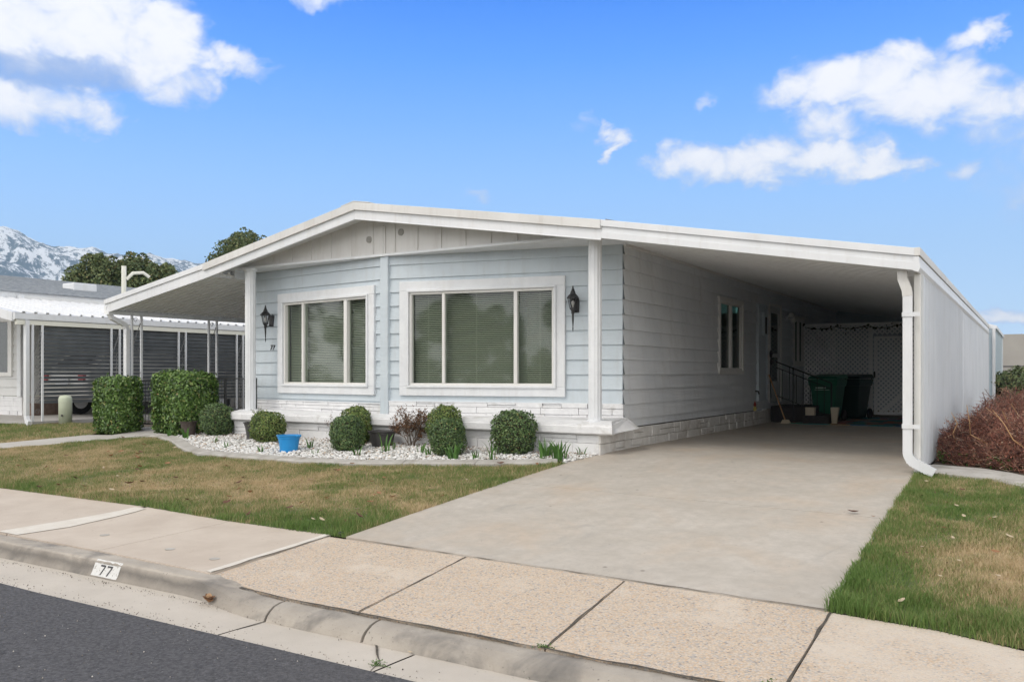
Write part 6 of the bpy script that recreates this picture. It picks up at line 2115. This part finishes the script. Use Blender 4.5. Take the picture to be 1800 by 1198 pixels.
# sprinkler head at the corner of the lawn
sp = thing('sprinkler_head', 'small black sprinkler head at the corner of lawn, sidewalk and driveway', 'sprinkler', (-5.07, 5.49, -.31))
mb = MB(); mb.lathe(-5.07, 5.49, [(.03, 0), (.032, .02), (.028, .028), (.012, .03), (.010, .036)], 14, -.315); mb.build('cap', M['black'], sp)
# mower disks set in the sidewalk
for x, y in ((-6.98, 4.55), (-5.98, 4.47), (-5.38, 4.42)):
    mb = MB(); mb.lathe(x, y, [(.040, 0), (.040, .003)], 18, zs(y) + .005)
    tag(mb.build('survey_disc', M['edging'], None), {-6.98: 'leftmost of three small round grey discs set in the sidewalk', -5.98: 'middle of three small round grey discs set in the sidewalk', -5.38: 'small round grey disc in the sidewalk nearest the apron'}[x], 'disc')

def bits(name, label, n, fn, size, m, up=.004, cat='litter'):
    P = fn(n)
    V, F = leaf_quads(P, size, np.tile([0, 0, 1.0], (len(P), 1)), .8)
    tag(raw(name, V, F, m), label, cat, kind='stuff')


def litter_pts(n):
    x = nrng.uniform(-12.2, -4.75, n); y = np.where(nrng.random(n) < .55, 9.78 - np.abs(nrng.normal(0, .16, n)), nrng.uniform(8.3, 9.8, n))
    k = inside(bed_in, x, y); x, y = x[k], y[k]
    return np.stack([x, y, np.interp(y, ZY, ZZ) + nrng.uniform(.03, .05, len(x))], 1)


bits('leaf_litter', 'brown crumbled leaf litter lying among the white gravel', 1500, litter_pts, .026, M['dryleaf'])


def lawn_pts(n):
    x = nrng.uniform(-13.2, .7, n); y = nrng.uniform(5.6, 9.0, n)
    k = inside(lawnLv, x, y) | ((x > -.95) & (y < 9.4)); x, y = x[k], y[k]
    return np.stack([x, y, np.interp(y, ZY, ZZ) + nrng.uniform(.02, .05, len(x))], 1)


bits('leaf_crumbs', 'tiny scattered crumbs of dry leaves caught in the lawns', 1500, lawn_pts, .018, M['deadleaf'])


def grit():
    n = 2600
    x = nrng.uniform(-9.5, .2, n); q = nrng.random(n)
    y = np.where(q < .45, 3.40 + np.abs(nrng.normal(0, .07, n)), np.where(q < .75, 3.86 - np.abs(nrng.normal(0, .05, n)), nrng.uniform(2.2, 3.4, n)))
    z = np.where(y > 3.385, -.479, -.462 + (3.385 - y) * .0040)
    s_ = nrng.uniform(.0015, .0055, n)
    oc = np.array([(1, 0, 0), (-1, 0, 0), (0, 1, 0), (0, -1, 0), (0, 0, 1), (0, 0, -1)])
    fc = np.array([(0, 2, 4), (2, 1, 4), (1, 3, 4), (3, 0, 4), (2, 0, 5), (1, 2, 5), (3, 1, 5), (0, 3, 5)])
    V = oc[None] * s_[:, None, None] * nrng.uniform(.6, 1.3, (n, 6, 1)) + np.stack([x, y, z + s_ * .5], 1)[:, None, :]
    F = (np.arange(n)[:, None, None] * 6 + fc[None]).reshape(-1, 3)
    tag(raw('road_grit', V.reshape(-1, 3), F, M['gritstone']), 'loose grit scattered along the gutter and the edge of the asphalt', 'grit', kind='stuff')


M['gritstone'] = mat('grit_stone', (0.2, 0.18, 0.16), 0.9, island=[(0, (0.05, 0.045, 0.04)), (.6, (0.22, 0.19, 0.16)), (1, (0.6, 0.57, 0.52))])
grit()

# ------------------------------------------------------------------ haze
hz = bpy.data.materials.new('haze_air'); hz.use_nodes = True
nt = hz.node_tree; nt.nodes.clear()
vo_ = nt.nodes.new('ShaderNodeVolumePrincipled'); oo_ = nt.nodes.new('ShaderNodeOutputMaterial')
vo_.inputs['Color'].default_value = (0.58, 0.79, 1.0, 1); vo_.inputs['Density'].default_value = 0.00022; vo_.inputs['Anisotropy'].default_value = 0.2
nt.links.new(vo_.outputs[0], oo_.inputs['Volume'])
mb = MB(); mb.box(-3500, 1800, -120, 3300, -3, 480)
tag(mb.build('haze', hz), kind='stuff')
